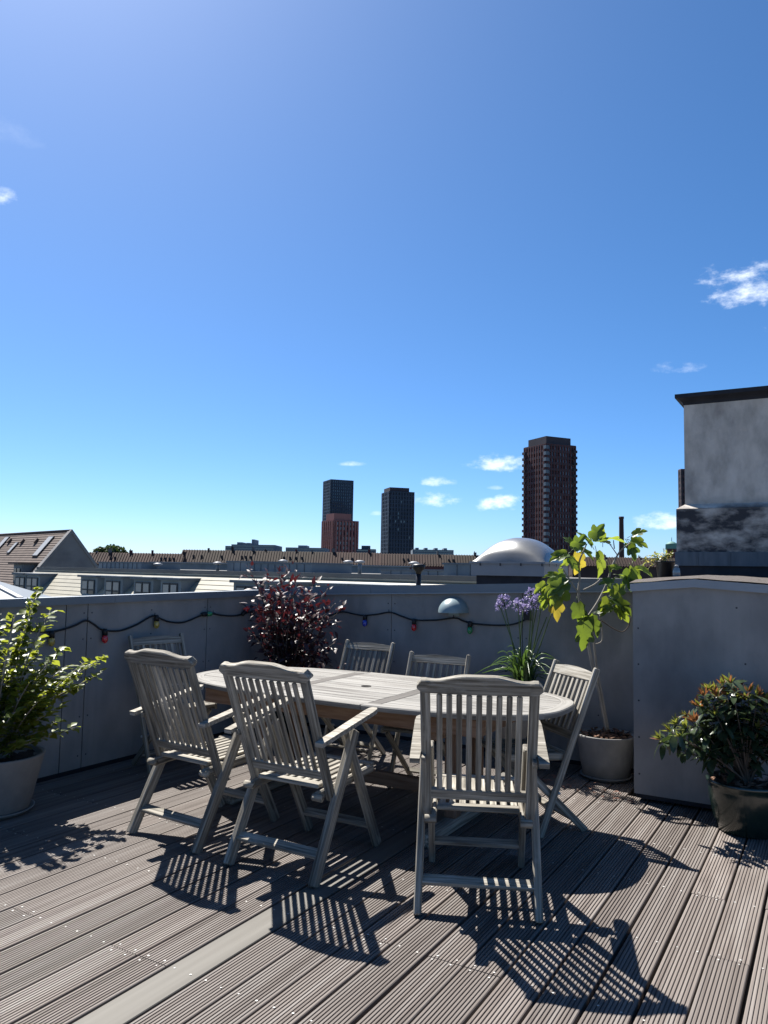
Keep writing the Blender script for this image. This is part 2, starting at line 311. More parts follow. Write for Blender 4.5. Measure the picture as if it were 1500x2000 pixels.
M['tree'] = leafmat('tree_foliage', [(.022, .045, .014), (.045, .075, .022)], (.10, .16, .03), .2, .6)
def bulbmat(name, c):
    Mx = bpy.data.materials.new(name); Mx.use_nodes = True; P = Mx.node_tree.nodes['Principled BSDF']
    N = Mx.node_tree.nodes; nz = N.new('ShaderNodeTexNoise'); nz.inputs['Scale'].default_value = 30; cr = N.new('ShaderNodeValToRGB')
    cr.color_ramp.elements[0].color = (*[v*.8 for v in c], 1); cr.color_ramp.elements[1].color = (*c, 1); Mx.node_tree.links.new(nz.outputs['Fac'], cr.inputs[0]); Mx.node_tree.links.new(cr.outputs[0], P.inputs['Base Color'])
    P.inputs['Roughness'].default_value = .12; P.inputs['Subsurface Weight'].default_value = .3; P.inputs['Subsurface Radius'].default_value = (.02, .02, .02); P.inputs['Coat Weight'].default_value = .6
    return Mx
BULB = {k: bulbmat(k+'_bulb', c) for k, c in dict(red=(.50, .015, .025), yellow=(.42, .30, .06), green=(.01, .20, .075), blue=(.02, .05, .42)).items()}

def chimney_mat():
    Mx = bpy.data.materials.new('sooty_render'); Mx.use_nodes = True; nt = Mx.node_tree; N = nt.nodes; L = nt.links; P = N['Principled BSDF']; P.inputs['Roughness'].default_value = .92
    g = N.new('ShaderNodeNewGeometry'); sx = N.new('ShaderNodeSeparateXYZ'); L.new(g.outputs['Position'], sx.inputs[0])
    def nz(s, d, sc=(1, 1, 1)):
        mp = N.new('ShaderNodeMapping'); mp.inputs['Scale'].default_value = sc; L.new(g.outputs['Position'], mp.inputs[0])
        n = N.new('ShaderNodeTexNoise'); n.inputs['Scale'].default_value = s; n.inputs['Detail'].default_value = d; n.inputs['Roughness'].default_value = .6; L.new(mp.outputs[0], n.inputs['Vector']); return n.outputs['Fac']
    base = N.new('ShaderNodeValToRGB'); e = base.color_ramp.elements; e[0].position = .3; e[1].position = .7; e[0].color = (.46, .415, .36, 1); e[1].color = (.64, .585, .52, 1); L.new(nz(3.0, 10, (2.2, 2.2, .8)), base.inputs[0])
    # soot clings to the plinth below z = 2.25 and to a cloud near the outer corner
    band = N.new('ShaderNodeMapRange'); band.inputs[1].default_value = 2.32; band.inputs[2].default_value = 2.16; L.new(sx.outputs['Z'], band.inputs[0])
    pat = N.new('ShaderNodeMapRange'); pat.inputs[1].default_value = .34; pat.inputs[2].default_value = .60; L.new(nz(3.4, 7, (1, 1, 1.9)), pat.inputs[0])
    inv = N.new('ShaderNodeMath'); inv.operation = 'MULTIPLY'; L.new(band.outputs[0], inv.inputs[0]); L.new(pat.outputs[0], inv.inputs[1])
    up = N.new('ShaderNodeMapRange'); up.inputs[1].default_value = .47; up.inputs[2].default_value = .70; up.inputs[4].default_value = .66; L.new(nz(1.6, 9, (1.3, 1.3, .75)), up.inputs[0])
    mx = N.new('ShaderNodeMath'); mx.operation = 'MAXIMUM'; L.new(inv.outputs[0], mx.inputs[0]); L.new(up.outputs[0], mx.inputs[1])
    mm = N.new('ShaderNodeMix'); mm.data_type = 'RGBA'; L.new(mx.outputs[0], mm.inputs['Factor']); L.new(base.outputs[0], mm.inputs['A']); mm.inputs['B'].default_value = (.04, .04, .045, 1)
    L.new(mm.outputs['Result'], P.inputs['Base Color'])
    b = N.new('ShaderNodeBump'); b.inputs['Strength'].default_value = .4; b.inputs['Distance'].default_value = .02; L.new(nz(14, 5), b.inputs['Height']); L.new(b.outputs[0], P.inputs['Normal'])
    return Mx
M['chimney'] = chimney_mat()

# ================================================================== the setting
random.seed(7)
MB().quad((-4000, -4000, -20), (4000, -4000, -20), (4000, 6000, -20), (-4000, 6000, -20)).build('ground', M['asphalt'], kind='structure')
# own building: body below the deck and the flat roof behind the parapets
own = MB().box((-4.98, -8, -20), (9, 15, -.16)).build('own_building', M['wallcream'])
tag(own, 'cream outer wall of the terrace building below the deck', 'building')
MB().box((-4.95, 6.32, -.155), (9, 14.9, .95)).build('upper_roof', M['felt'], kind='structure')

# ---------------------------------------------------------------- deck
WX, BY, BXF, BXL = -4.775, 6.12, 5.38, -1.189       # left wall face, back wall face, box front face, box left face
PITCH = .1576; E0 = -.3148; BW = .1455
deck = MB().box((WX, -3.0, -.155), (3.3, BY, -.030)).build('deck', M['under'], kind='structure')
def board_mesh(name, ribs, mt):
    b = MB(); prof = []
    if ribs:
        p = BW/ribs
        for i in range(ribs):
            x = -BW/2+i*p
            prof += [(x+.0018, -.0046), (x+.0026, -.0006), (x+.0038, 0), (x+p-.0038, 0), (x+p-.0026, -.0006), (x+p-.0018, -.0046)]
        prof[0] = (-BW/2, -.003); prof[-1] = (BW/2, -.003)
    else: prof = [(-BW/2, -.003), (-BW/2+.003, 0), (BW/2-.003, 0), (BW/2, -.003)]
    prof = [(-BW/2, -.027)]+prof+[(BW/2, -.027)]
    n = len(prof); vs = []; gs = []
    for y in (0, 1):
        for (x, z) in prof: vs.append((x, y, z)); gs.append((y*2.2, x*1.0, z))
    fs = [(i, i+1, n+i+1, n+i) for i in range(n-1)]+[tuple(range(n-1, -1, -1)), tuple(range(n, 2*n))]
    fs = [tuple(reversed(f)) for f in fs]
    b.add(vs, fs, gs); return b.mesh(name, mt)
bm_rib = board_mesh('board', 10, M['deck']); bm_flat = board_mesh('smooth_board', 0, M['deck_smooth'])
JO = [2.2+.6*k for k in range(-9, 8)]                 # joist lines
scr = MB()
def screw(x, y):
    r = random.uniform(.0036, .0052)
    vs = [(x+r*math.cos(t*PI/3), y+r*math.sin(t*PI/3), .0015) for t in range(6)]; scr.add(vs, [tuple(range(6))])
k = -30
while True:
    x0 = E0+k*PITCH; xc = x0+PITCH/2; k += 1
    if xc > 3.2: break
    if xc-BW/2 < WX-.12: continue
    idx = k-1
    wid = 1.0
    if xc-BW/2 < WX+.002:                              # ripped board against the wall
        nx = (xc+BW/2-(WX+.004)); wid = nx/BW; xc = WX+.004+nx/2
    yend = (BXF+.10 if xc > BXL-.02 else BY-.006)
    cuts = []
    if idx == -14: cuts = [2.2]
    elif idx == -7: cuts = [2.8]
    elif idx == -1 or idx == 0: cuts = [4.0 if idx == 0 else 3.4]
    else:
        a = random.choice(JO[1:14]); cuts = [a] + ([a+2.4+.6*random.randint(0, 2)] if random.random() < .6 else [])
        if idx == -12: cuts = []
    ys = [-2.9]+[c for c in cuts if -2 < c < yend-.5]+[yend]
    for a, b in zip(ys[:-1], ys[1:]):
        a2 = a+(.002 if a > -2.9 else 0); b2 = b-(.002 if b < yend else 0)
        o = obj('board', bm_flat if idx == -12 else bm_rib, deck)
        o.location = (xc+random.uniform(-.0012, .0012), a2, random.uniform(-.0012, .0006)); o.scale = (wid, b2-a2, 1); o.rotation_euler = (0, 0, random.uniform(-.0006, .0006))
        for j in JO:
            if a-.01 <= j <= b+.01:
                for sx in (-.040, .040):
                    for jj in ([j-.022] if abs(j-b) < .01 else [j+.022] if abs(j-a) < .01 else [j]):
                        if wid > .9: screw(xc+sx+random.uniform(-.004, .004), jj+random.uniform(-.006, .006))
scr.build('screw_heads', M['steel'], deck, kind='stuff')

# ---------------------------------------------------------------- parapets
def panels_x(parent, x, ys, ztop, out, z0=.03):
    """panels on a wall whose face lies at x, facing +x"""
    for a, b in zip(ys[:-1], ys[1:]):
        za, zb = ztop(a), ztop(b); g = .004
        p = MB().hexa([(x-.012, a+g, z0), (x, a+g, z0), (x, b-g, z0), (x-.012, b-g, z0), (x-.012, a+g, za), (x, a+g, za), (x, b-g, zb), (x-.012, b-g, zb)])
        p.build('panel', M['panel'], parent)
pl = MB().box((WX-.20, -3.0, -.15), (WX-.014, BY+.20, 1.19)).build('parapet_wall', M['felt_d'])
tag(pl, 'long grey panelled parapet on the left, running away from the camera', 'wall')
zl = lambda y: 1.214+.0095*(y-3.4)
panels_x(pl, WX, [-2.95, -.6, .6, 1.8, 3.648, 3.834, 5.092, BY-.013], lambda y: zl(y)+.02, 1)
for a, b in ((-2.98, 1.35), (1.353, 4.05), (4.053, BY+.02)):                    # coping lengths
    za, zb = zl(a), zl(b); x0, x1 = WX-.22, WX+.032
    MB().hexa([(x0, a, za-.0), (x1, a, za), (x1, b, zb), (x0, b, zb), (x0, a, za+.047), (x1, a, za+.056), (x1, b, zb+.056), (x0, b, zb+.047)]).build('coping', M['zinc'], pl)
pb = MB().box((WX-.014, BY+.014, -.15), (.8, BY+.20, 1.24)).build('parapet_wall', M['felt_d'])
tag(pb, 'grey panelled parapet behind the table with the dome lamp on it', 'wall')
zb_ = lambda x: 1.263+.0372*(x+4.2)
xs = [WX+.004, -3.494, -2.244, -1.0, .7]
for a, b in zip(xs[:-1], xs[1:]):
    g = .003; za, zb = zb_(a)+.02, zb_(b)+.02
    MB().hexa([(a+g, BY, .03), (b-g, BY, .03), (b-g, BY+.012, .03), (a+g, BY+.012, .03), (a+g, BY, za), (b-g, BY, zb), (b-g, BY+.012, zb), (a+g, BY+.012, za)]).build('panel', M['panel'], pb)
for a, b in ((WX+.036, -3.70), (-3.697, -1.2), (-1.197, .8)):
    za, zb = zb_(a), zb_(b); y0, y1 = BY-.032, BY+.22
    MB().hexa([(a, y0, za+.006), (b, y0, zb+.006), (b, y1, zb), (a, y1, za), (a, y0, za+.075), (b, y0, zb+.075), (b, y1, zb+.066), (a, y1, za+.066)]).build('coping', M['zinc'], pb)
    MB().hexa([(a, y0-.006, za-.003), (b, y0-.006, zb-.003), (b, y0+.01, zb-.003), (a, y0+.01, za-.003), (a, y0-.006, za+.006), (b, y0-.006, zb+.006), (b, y0+.01, zb+.006), (a, y0+.01, za+.006)]).build('drip_edge', M['zinc_l'], pb)
# the roof-access box on the right
bx = MB().box((BXL+.014, BXF+.014, .02), (3.2, 8.4, 1.30)).build('roof_access_box', M['felt_d'])
tag(bx, 'grey panelled box with a low gabled felt roof at the right', 'rooftop box')
PK = -.796
zbx = lambda x: 1.424-.095*abs(x-PK) if x < PK else 1.424-.062*(x-PK)
def gable_panel(a, b):
    pts = [a, b] if not a < PK < b else [a, PK, b]
    poly = [(a, .05), (b, .05)]+[(x, zbx(x)+.01) for x in reversed(pts)]
    MB().prism(poly, (0, BXF, 0), (1, 0, 0), (0, 0, 1), (0, .012, 0)).build('panel', M['panel'], bx)
gable_panel(BXL, .10); gable_panel(.106, 1.35); gable_panel(1.356, 2.6)
MB().box((BXL, BXF+.013, .05), (BXL+.012, 6.11, 1.38)).build('panel', M['panel'], bx)
for a, b in ((BXL-.012, PK), (PK, 2.6)):
    MB().hexa([(a, BXF-.022, zbx(a)), (b, BXF-.022, zbx(b)), (b, BXF+.02, zbx(b)), (a, BXF+.02, zbx(a)), (a, BXF-.022, zbx(a)+.052), (b, BXF-.022, zbx(b)+.052), (b, BXF+.02, zbx(b)+.052), (a, BXF+.02, zbx(a)+.052)]).build('fascia', M['zinc_l'], bx)
rf = MB()
nx, ny = 26, 14                                        # felt roof sheet, a little wavy at its front edge
vs = []; fs = []
for j in range(ny+1):
    for i in range(nx+1):
        x = BXL-.02+(2.62-BXL)*i/nx; y = BXF-.012+(3.0)*j/ny
        z = zbx(x)+.058+.010*noise.noise(Vector((x*7, y*7, 0)))+.024*(1 if j > 0 else 0)
        vs.append((x, y, z))
for j in range(ny):
    for i in range(nx): a = j*(nx+1)+i; fs.append((a, a+1, a+nx+2, a+nx+1))
rf.add(vs, fs).build('felt_roof', M['felt'], bx)
sc = MB()
def wall_screw(p, n):
    n = Vector(n); p = Vector(p)+n*.0015; a = n.orthogonal().normalized(); b = n.cross(a); r = .0065
    sc.add([p+a*r*math.cos(t*PI/4)+b*r*math.sin(t*PI/4) for t in range(8)], [tuple(range(8))])
for z in (.18, .42, .66, .9, 1.14): wall_screw((BXL+.035, BXF, z), (0, -1, 0)); wall_screw((.07, BXF, z+.06), (0, -1, 0))
for (x, z) in ((-.545, 1.30), (-.5, .95), (-.58, .62)): wall_screw((x, BXF, z), (0, -1, 0))
sc.build('panel_screws', M['screw_dark'], bx, kind='stuff')
sc = MB()
for x in (-3.46, -3.53, -2.21, -2.28, -1.62, -4.6):
    for z in (.12, .4, .68, .96, 1.2): wall_screw((x, BY, z), (0, -1, 0))
sc.build('panel_screws', M['screw_dark'], pb, kind='stuff')
sc = MB()
for y in (3.80, 3.87, 5.06, 5.13, 4.45):
    for z in (.12, .4, .68, .96, 1.15): wall_screw((WX, y, z), (1, 0, 0))
sc.build('panel_screws', M['screw_dark'], pl, kind='stuff')

# ---------------------------------------------------------------- chimney behind the box
CY = 8.42; cx0 = -1.29*CY/8.2-.0; cx1 = .9; cdp = 1.0
ch = empty('chimney_block', (cx0, CY, 1.3), label='big soot-stained rendered chimney block with a dark cap', cat='chimney')
def cbox(name, lo, hi, mt): return MB().box([lo[0]-cx0, lo[1]-CY, lo[2]-1.3], [hi[0]-cx0, hi[1]-CY, hi[2]-1.3]).build(name, mt, ch)
cbox('shaft', (cx0, CY, 2.18), (cx1, CY+cdp, 3.30), M['chimney'])
cbox('plinth', (cx0-.075, CY-.075, 1.73), (cx1+.075, CY+cdp, 2.18), M['chimney'])
sh = MB(); a, b = cx0-.075, cx0                        # sloped weathering on the plinth shoulder
sh.add([(x-cx0, y-CY, z-1.3) for (x, y, z) in ((a, CY-.075, 2.183), (cx1, CY-.075, 2.183), (cx1, CY+.002, 2.235), (b+.002, CY+.002, 2.235), (a, CY+cdp, 2.183), (b+.002, CY+cdp, 2.235))], [(0, 1, 2, 3), (4, 0, 3, 5)]).build('weathering', M['chimney'], ch)
cbox('lead_flashing', (cx0-.09, CY-.09, 1.60), (cx1+.09, CY+cdp, 1.74), M['lead'])
for i in range(7):
    x = cx0+.12+i*.3; MB().box((x-cx0, -.096, .305), (x-cx0+.012, -.0905, .436)).build('flashing_seam', M['lead'], ch)
cbox('dark_base', (cx0-.06, CY-.06, 1.38), (cx1+.06, CY+cdp, 1.60), M['felt_d'])
cp = MB()                                              # cap with a splayed corbel underneath
def ring_rect(e, z): return [(cx0-e-cx0, CY-e-CY, z-1.3), (cx1+e-cx0, CY-e-CY, z-1.3), (cx1+e-cx0, CY+cdp+e-CY, z-1.3), (cx0-e-cx0, CY+cdp+e-CY, z-1.3)]
lv = [(.001, 3.275), (.008, 3.300), (.030, 3.322), (.066, 3.340), (.076, 3.344), (.076, 3.384)]
vs = [p for e, z in lv for p in ring_rect(e, z)]; fs = []
for i in range(len(lv)-1):
    for q in range(4): fs.append((i*4+q, i*4+(q+1) % 4, (i+1)*4+(q+1) % 4, (i+1)*4+q))
fs.append(tuple(range(len(vs)-4, len(vs))))
cp.add(vs, fs).build('cap', M['felt_d'], ch)

# ---------------------------------------------------------------- domed rooflight
c0 = at(1063, 1126, 9.0); RL = .93; z0 = c0.z
dm = empty('domed_rooflight', (c0.x, c0.y, .95), label='white square rooflight with a cloudy acrylic dome behind the parapet', cat='rooflight')
def dbox(name, lo, hi, mt): return MB().box(lo, hi).build(name, mt, dm)
o = z0-.95
dbox('upstand', (-RL+.05, .05, 0), (-.05, RL-.05, o), M['felt_d'])
dbox('curb', (-RL, 0, o), (0, RL, o+.145), M['whitepaint'])
dbox('frame_rim', (-RL-.018, -.018, o+.145), (.018, RL+.018, o+.17), M['whitepaint'])
for i in range(4):
    for (x, y, sx, sy) in ((-RL+.12+i*.26, -.0215, .018, .003), (.0185, .12+i*.26, .003, .018)): dbox('clip', (x, y, o+.118), (x+sx, y+sy, o+.152), M['screw_dark'])
db = MB(); n = 28; vs = []; fs = []
for j in range(n+1):
    for i in range(n+1):
        u, v = 2*i/n-1, 2*j/n-1
        r4 = (1-abs(u)**2.2)*(1-abs(v)**2.2)
        vs.append((-RL/2+u*(RL/2-.01), RL/2+v*(RL/2-.01), o+.171+.305*max(r4, 0)**.62+.004*noise.noise(Vector((u*3, v*3, 2)))))
for j in range(n):
    for i in range(n): a = j*(n+1)+i; fs.append((a, a+1, a+n+2, a+n+1))
db.add(vs, fs, None, True).build('dome', M['dome'], dm)

# black vent cowl on the roof behind the parapet
p = at(817, 1150, 12.5)
vc = empty('vent_cowl', (p.x, p.y, .95), label='black pipe vent with a flared cowl behind the parapet', cat='vent')
zt = at(817, 1104, 12.5).z-.95
MB().tube([(0, 0, 0), (0, 0, zt-.1)], .042, 14).build('pipe', M['black'], vc)
MB().lathe([(.042, zt-.14), (.05, zt-.1), (.105, zt-.05), (.11, zt), (.075, zt+.02), (0, zt+.025)], (0, 0, 0), 20).build('cowl', M['black'], vc)
MB().add([(.05, -.03, zt-.04), (.125, -.02, zt+.05), (.115, .04, zt+.055), (.05, .05, zt-.03), (.07, .01, zt-.08)], [(0, 1, 2, 3), (0, 4, 1), (1, 4, 2), (2, 4, 3)]).build('hood', M['black'], vc)

# ---------------------------------------------------------------- dome wall lamp
p = on_y(888, 1196, BY)
lampR = .136
wl = empty('wall_lamp', (p.x, BY, p.z), label='grey-green half-dome lamp mounted on the back parapet', cat='lamp')
b = MB(); n1, n2 = 20, 10; vs = []; fs = []
for j in range(n2+1):
    th = (PI/2)*j/n2
    for i in range(n1+1):
        ph = PI+PI*i/n1; vs.append((lampR*math.cos(th)*math.cos(ph), lampR*1.25*math.cos(th)*math.sin(ph)-.004, lampR*.98*math.sin(th)))
for j in range(n2):
    for i in range(n1): a = j*(n1+1)+i; fs.append((a, a+1, a+n1+2, a+n1+1))
b.add(vs, fs, None, True).build('shade', M['enamel'], wl)
b = MB(); b.add([(lampR*.985*math.cos(PI+PI*i/16), lampR*1.23*math.sin(PI+PI*i/16)-.004, .004) for i in range(17)], [tuple(range(16, -1, -1))]).build('diffuser', M['whitepaint'], wl)
MB().box((-.05, -.02, -.03), (.05, -.001, .02)).build('bracket', M['enamel'], wl)

# ---------------------------------------------------------------- festoon lights
fl = empty('festoon_lights', on_x(172, 1212, WX), label='black festoon cable with coloured bulbs strung along both parapets', cat='string lights')
o0 = fl.location
L_pts = [(-120, 1238), (-60, 1234), (0, 1228), (17, 1222), (50, 1230), (100, 1234), (143, 1223), (167, 1212), (183, 1219), (200, 1230), (233, 1232), (267, 1220), (298, 1203), (315, 1209), (333, 1215), (360, 1215), (393, 1202), (412, 1198), (433, 1202), (455, 1203), (473, 1200), (500, 1192)]
B_pts = [(590, 1207), (620, 1208), (645, 1202), (668, 1195), (690, 1199), (708, 1202), (735, 1200), (762, 1196), (785, 1204), (809, 1211), (852, 1211), (888, 1207), (905, 1213), (924, 1218), (960, 1221), (990, 1221), (1010, 1217), (1026, 1210)]
path = [on_x(x, y, WX+.018) for x, y in L_pts]; c_ = Vector((WX+.02, BY-.02, path[-1].z-.03)); path += [c_+Vector((0, -.15, .0)), c_+Vector((.03, -.03, -.01))]
path += [on_y(x, y, BY-.018) for x, y in B_pts]
def smooth_path(P, k=5):
    out = []
    for i in range(len(P)-1):
        p0, p1, p2, p3 = P[max(i-1, 0)], P[i], P[i+1], P[min(i+2, len(P)-1)]
        for j in range(k):
            t = j/k; out.append(.5*((2*p1)+(p2-p0)*t+(2*p0-5*p1+4*p2-p3)*t*t+(3*p1-p0-3*p2+p3)*t**3))
    return out+[P[-1]]
MB().tube([p-o0 for p in smooth_path(path)], .0075, 7).build('cable', M['black'], fl)
def bulb(p, dirv, colour, wall):
    p = Vector(p)-o0; d = Vector(dirv).normalized()
    so_ = MB().tube([p-d*.012, p+d*.004, p+d*.038], [.014, .019, .021], 12).build('socket', M['black'], fl)
    prof = [(0, .017), (.012, .021), (.026, .0235), (.042, .0225), (.054, .016), (.060, .007), (.062, .0012)]
    MB().tube([p+d*(.036+z) for z, r in prof], [r for z, r in prof], 14).build('bulb', BULB[colour], so_)
dn = (.03, 0, -1)
bulb(on_x(101, 1235, WX+.03), dn, 'yellow', 0); bulb(on_x(205, 1231, WX+.03), dn, 'red', 0); bulb(on_x(306, 1204, WX+.03), dn, 'yellow', 0)
bulb(on_x(396, 1200, WX+.03), (.25, 1, .05), 'green', 0); bulb(on_x(474, 1200, WX+.03), (.2, .75, .8), 'red', 0)
bulb(on_y(713, 1203, BY-.03), (0, -.06, -1), 'blue', 1); bulb(on_y(809, 1211, BY-.03), (0, -.06, -1), 'red', 1); bulb(on_y(918, 1216, BY-.03), (0, -.06, -1), 'green', 1)
for (x, y) in ((17, 1221), (167, 1211), (298, 1202), (412, 1197)): q = on_x(x, y, WX)-o0; MB().tube([q, q+Vector((.024, 0, 0)), q+Vector((.026, 0, .022))], .003, 6).build('hook', M['black'], fl)
for (x, y) in ((668, 1195), (762, 1195), (888, 1206)): q = on_y(x, y, BY)-o0; MB().tube([q, q+Vector((0, -.024, 0)), q+Vector((0, -.026, .022))], .003, 6).build('hook', M['black'], fl)
q = on_y(1030, 1203, BY-.02)-o0; MB().box(q-Vector((.028, .016, .035)), q+Vector((.028, .018, .04))).build('plug_box', M['black'], fl)

# ================================================================== furniture
def lerp(a, b, t): return Vector(a)*(1-t)+Vector(b)*t
def make_armchair(label, ye, zt, loc, rz):
    c = empty('folding_armchair', loc, rz, label=label, cat='chair', group='high-backed teak armchairs')
    T = M['teak']; lo = Vector((0, .185, .34)); hi = Vector((0, ye, zt)); d = (hi-lo).normalized(); nrm = Vector((0, -d.z, d.y))
    nrm = Vector((1, 0, 0)).cross(d)                         # faces forward/backward
    def bk(x, z): t = (z-lo.z)/(hi.z-lo.z); p = lerp(lo, hi, t); return Vector((x, p.y, z))
    for s in (-1, 1):
        MB().beam((.262*s, -.006, .0), (.258*s, .345, .672), .034, .060, nrm, ch=.005).build('leg', T, c)
        MB().beam((.228*s, .655, .0), (.228*s, .30, .672), .032, .056, nrm, ch=.005).build('leg', T, c)
        MB().beam(bk(.233*s, .355), bk(.240*s, zt-.055), .044, .034, nrm, ch=.006).build('post', T, c)
        # arm: flat board, slightly wider in front, rounded nose
        poly = [(-.022, -.015), (.022, -.015), (.027, .25), (.030, .45), (.026, .50), (.012, .52), (-.012, .52), (-.026, .50), (-.030, .45), (-.027, .25)]
        ad = Vector((0, .52, .092)).normalized()
        MB().prism(poly, (.283*s, 0, .655), (1, 0, 0), ad, Vector((1, 0, 0)).cross(ad)*.022).build('arm', T, c)
        MB().beam((.200*s, .085, .385), (.200*s, .635, .415), .024, .046, (0, 0, 1), ch=.008).build('seat_rail', T, c)
        MB().tube([(.187*s, .085, .385), (.240*s, .085, .385)], .019, 12).build('pivot', T, c)
        MB().beam((.246*s, .02, .655), (.246*s, .30, .70), .020, .03, (0, 0, 1)).build('arm_support', T, c)
    for z, w in ((.487, .44),):
        MB().beam(bk(-.218, z), bk(.218, z), .050, .026, nrm, ch=.004).build('lower_rail', T, c)
    # crested top rail, bowed backwards
    N_ = 28; b = MB(); vs = []; gs = []; fs = []; off = random.random()*30
    def crest(x):
        a = abs(x)
        if a < .06: return .044
        if a < .205: t = (a-.06)/.145; t = t*t*(3-2*t); return .044-.026*t
        if a < .225: return .018
        t = min((a-.225)/.051, 1); return .018+.004*math.sin(t*PI)-.022*(max(t-.45, 0)/.55)**2
    def low(x):
        a = abs(x)
        if a < .215: return -.040
        t = min((a-.215)/.061, 1); return -.040+.006*t+.016*(max(t-.5, 0)/.5)**2
    top = hi-d*.045
    for i in range(N_+1):
        x = -.276+.552*i/N_; bow = -.020*math.cos(x/.276*PI/2)+.006
        tk = .017 if abs(x) < .222 else .021
        for (h, q) in ((low(x), -tk), (low(x), tk), (crest(x)-.004, tk), (crest(x), tk-.005), (crest(x), -tk+.005), (crest(x)-.004, -tk)):
            vs.append(Vector((x, 0, 0))+top+d*h+nrm*(q)+Vector((0, bow, 0))); gs.append((x+off, h+off, q))
    for i in range(N_):
        for k in range(6): j = (k+1) % 6; fs.append((i*6+k, i*6+j, (i+1)*6+j, (i+1)*6+k))
    fs += [tuple(range(5, -1, -1)), tuple(range(N_*6, N_*6+6))]
    fs = [tuple(reversed(f)) for f in fs]
    b.add(vs, fs, gs).build('top_rail', T, c)
    for i in range(9):
        x = -.176+.044*i
        bow = -.018*math.cos(x/.276*PI/2)+.004
        a_, b_ = bk(x, .49), bk(x, zt-.09)+Vector((0, bow, 0))
        mid = lerp(a_, b_, .45)+Vector((0, -.006, 0))
        MB().beam(a_, b_, .026, .013, nrm, ch=.003).build('slat', T, c)
    # seat
    MB().beam((-.188, .150, .424), (.188, .150, .424), .058, .020, (0, 0, 1), ch=.004).build('seat_back_rail', T, c)
    MB().beam((-.212, .615, .436), (.212, .615, .436), .052, .022, (0, 0, 1), ch=.006).build('seat_front_rail', T, c)
    for i in range(8):
        x = -.165+.0472*i; MB().beam((x, .180, .4265), (x, .589, .4365), .030, .013, (0, 0, 1)).build('seat_slat', T, c)
    MB().beam((-.248, .062, .128), (.248, .062, .128), .020, .056, nrm, ch=.003).build('stretcher', T, c)
    MB().beam((-.215, .592, .122), (.215, .592, .122), .020, .052, nrm, ch=.003).build('stretcher', T, c)
    MB().beam((-.19, .33, .37), (.19, .33, .37), .03, .02, (0, 0, 1)).build('cross_bar', T, c)
    return c
make_armchair('high-backed teak armchair alone at the near right side of the table, back to the camera', -.045, 1.048, (-1.373, 3.201, 0), .420)
make_armchair('middle of the three high-backed teak armchairs, at the near side of the table', -.115, 1.044, (-2.424, 3.085, 0), .012)
make_armchair('leftmost of the three high-backed teak armchairs, nearest the leafy pot', -.10, 1.048, (-3.192, 3.122, 0), -.063)

def make_side_chair():
    c = empty('folding_side_chair', (0, 0, 0)); T = M['teak']
    A, B = Vector((0, .12, 0)), Vector((0, -.265, .94)); d = (B-A).normalized(); nrm = Vector((1, 0, 0)).cross(d)
    def bk(x, z): p = lerp(A, B, z/.94); return Vector((x, p.y, z))
    for s in (-1, 1):
        MB().beam((.222*s, .12, 0), bk(.222*s, .94), .024, .040, nrm, ch=.005).build('post', T, c)
        MB().beam((.186*s, -.205, 0), (.186*s, .245, .425), .022, .040, Vector((0, -.7, .7)), ch=.004).build('leg', T, c)
        MB().beam((.193*s, -.085, .435), (.193*s, .315, .45), .022, .042, (0, 0, 1), ch=.005).build('seat_rail', T, c)
        MB().tube([(.178*s, .0, .24), (.240*s, .0, .24)], .008, 8).build('pivot', M['steel'], c)
    N_ = 16; b = MB(); poly = [(-.209, -.032), (.209, -.032)]+[(.209-.418*i/N_, .018+.016*math.cos((.209-.418*i/N_)/.209*PI/2)) for i in range(N_+1)]
    b.prism(poly, bk(0, .895)-nrm*.010, (1, 0, 0), d, nrm*.020).build('top_rail', T, c)
    MB().beam(bk(-.209, .555), bk(.209, .555), .048, .020, nrm, ch=.003).build('lower_rail', T, c)
    for i in range(8):
        x = -.171+.0489*i; MB().beam(bk(x, .575), bk(x, .868), .024, .011, nrm, ch=.002).build('slat', T, c)
    MB().beam((-.18, .298, .458), (.18, .298, .458), .045, .020, (0, 0, 1)).build('seat_front_rail', T, c)
    MB().beam((-.18, -.07, .446), (.18, -.07, .446), .045, .020, (0, 0, 1)).build('seat_back_rail', T, c)
    for i in range(7): x = -.156+.052*i; MB().beam((x, -.046, .450), (x, .274, .459), .034, .012, (0, 0, 1)).build('seat_slat', T, c)
    MB().beam((-.21, .085, .085), (.21, .085, .085), .02, .036, nrm).build('stretcher', T, c)
    MB().beam((-.175, -.12, .08), (.175, -.12, .08), .02, .036, (0, -.7, .7)).build('stretcher', T, c)
    return c
sc0 = make_side_chair()
spots = [((-3.40, 5.345, 0), R(181), .957, 'low-backed folding teak chair at the far side, between the red shrub and its neighbour'),
         ((-2.49, 4.868, 0), R(185.5), .957, 'low-backed folding teak chair at the far side, partly hidden behind the nearest armchair'),
         ((-1.573, 4.573, 0), R(139.2), 1.0, 'low-backed folding teak chair angled at the right end of the table by the fig pot'),
         ((-4.39, 4.324, 0), R(-103.6), 1.027, 'low-backed folding teak chair at the left end, mostly hidden behind an armchair')]
for i, (loc, rz, sz, lab) in enumerate(spots):
    o = sc0 if i == 0 else copy_tree(sc0)
    o.location = loc; o.rotation_euler = (0, 0, rz); o.scale = (1, 1, sz); tag(o, lab, 'chair', 'low-backed folding teak chairs')

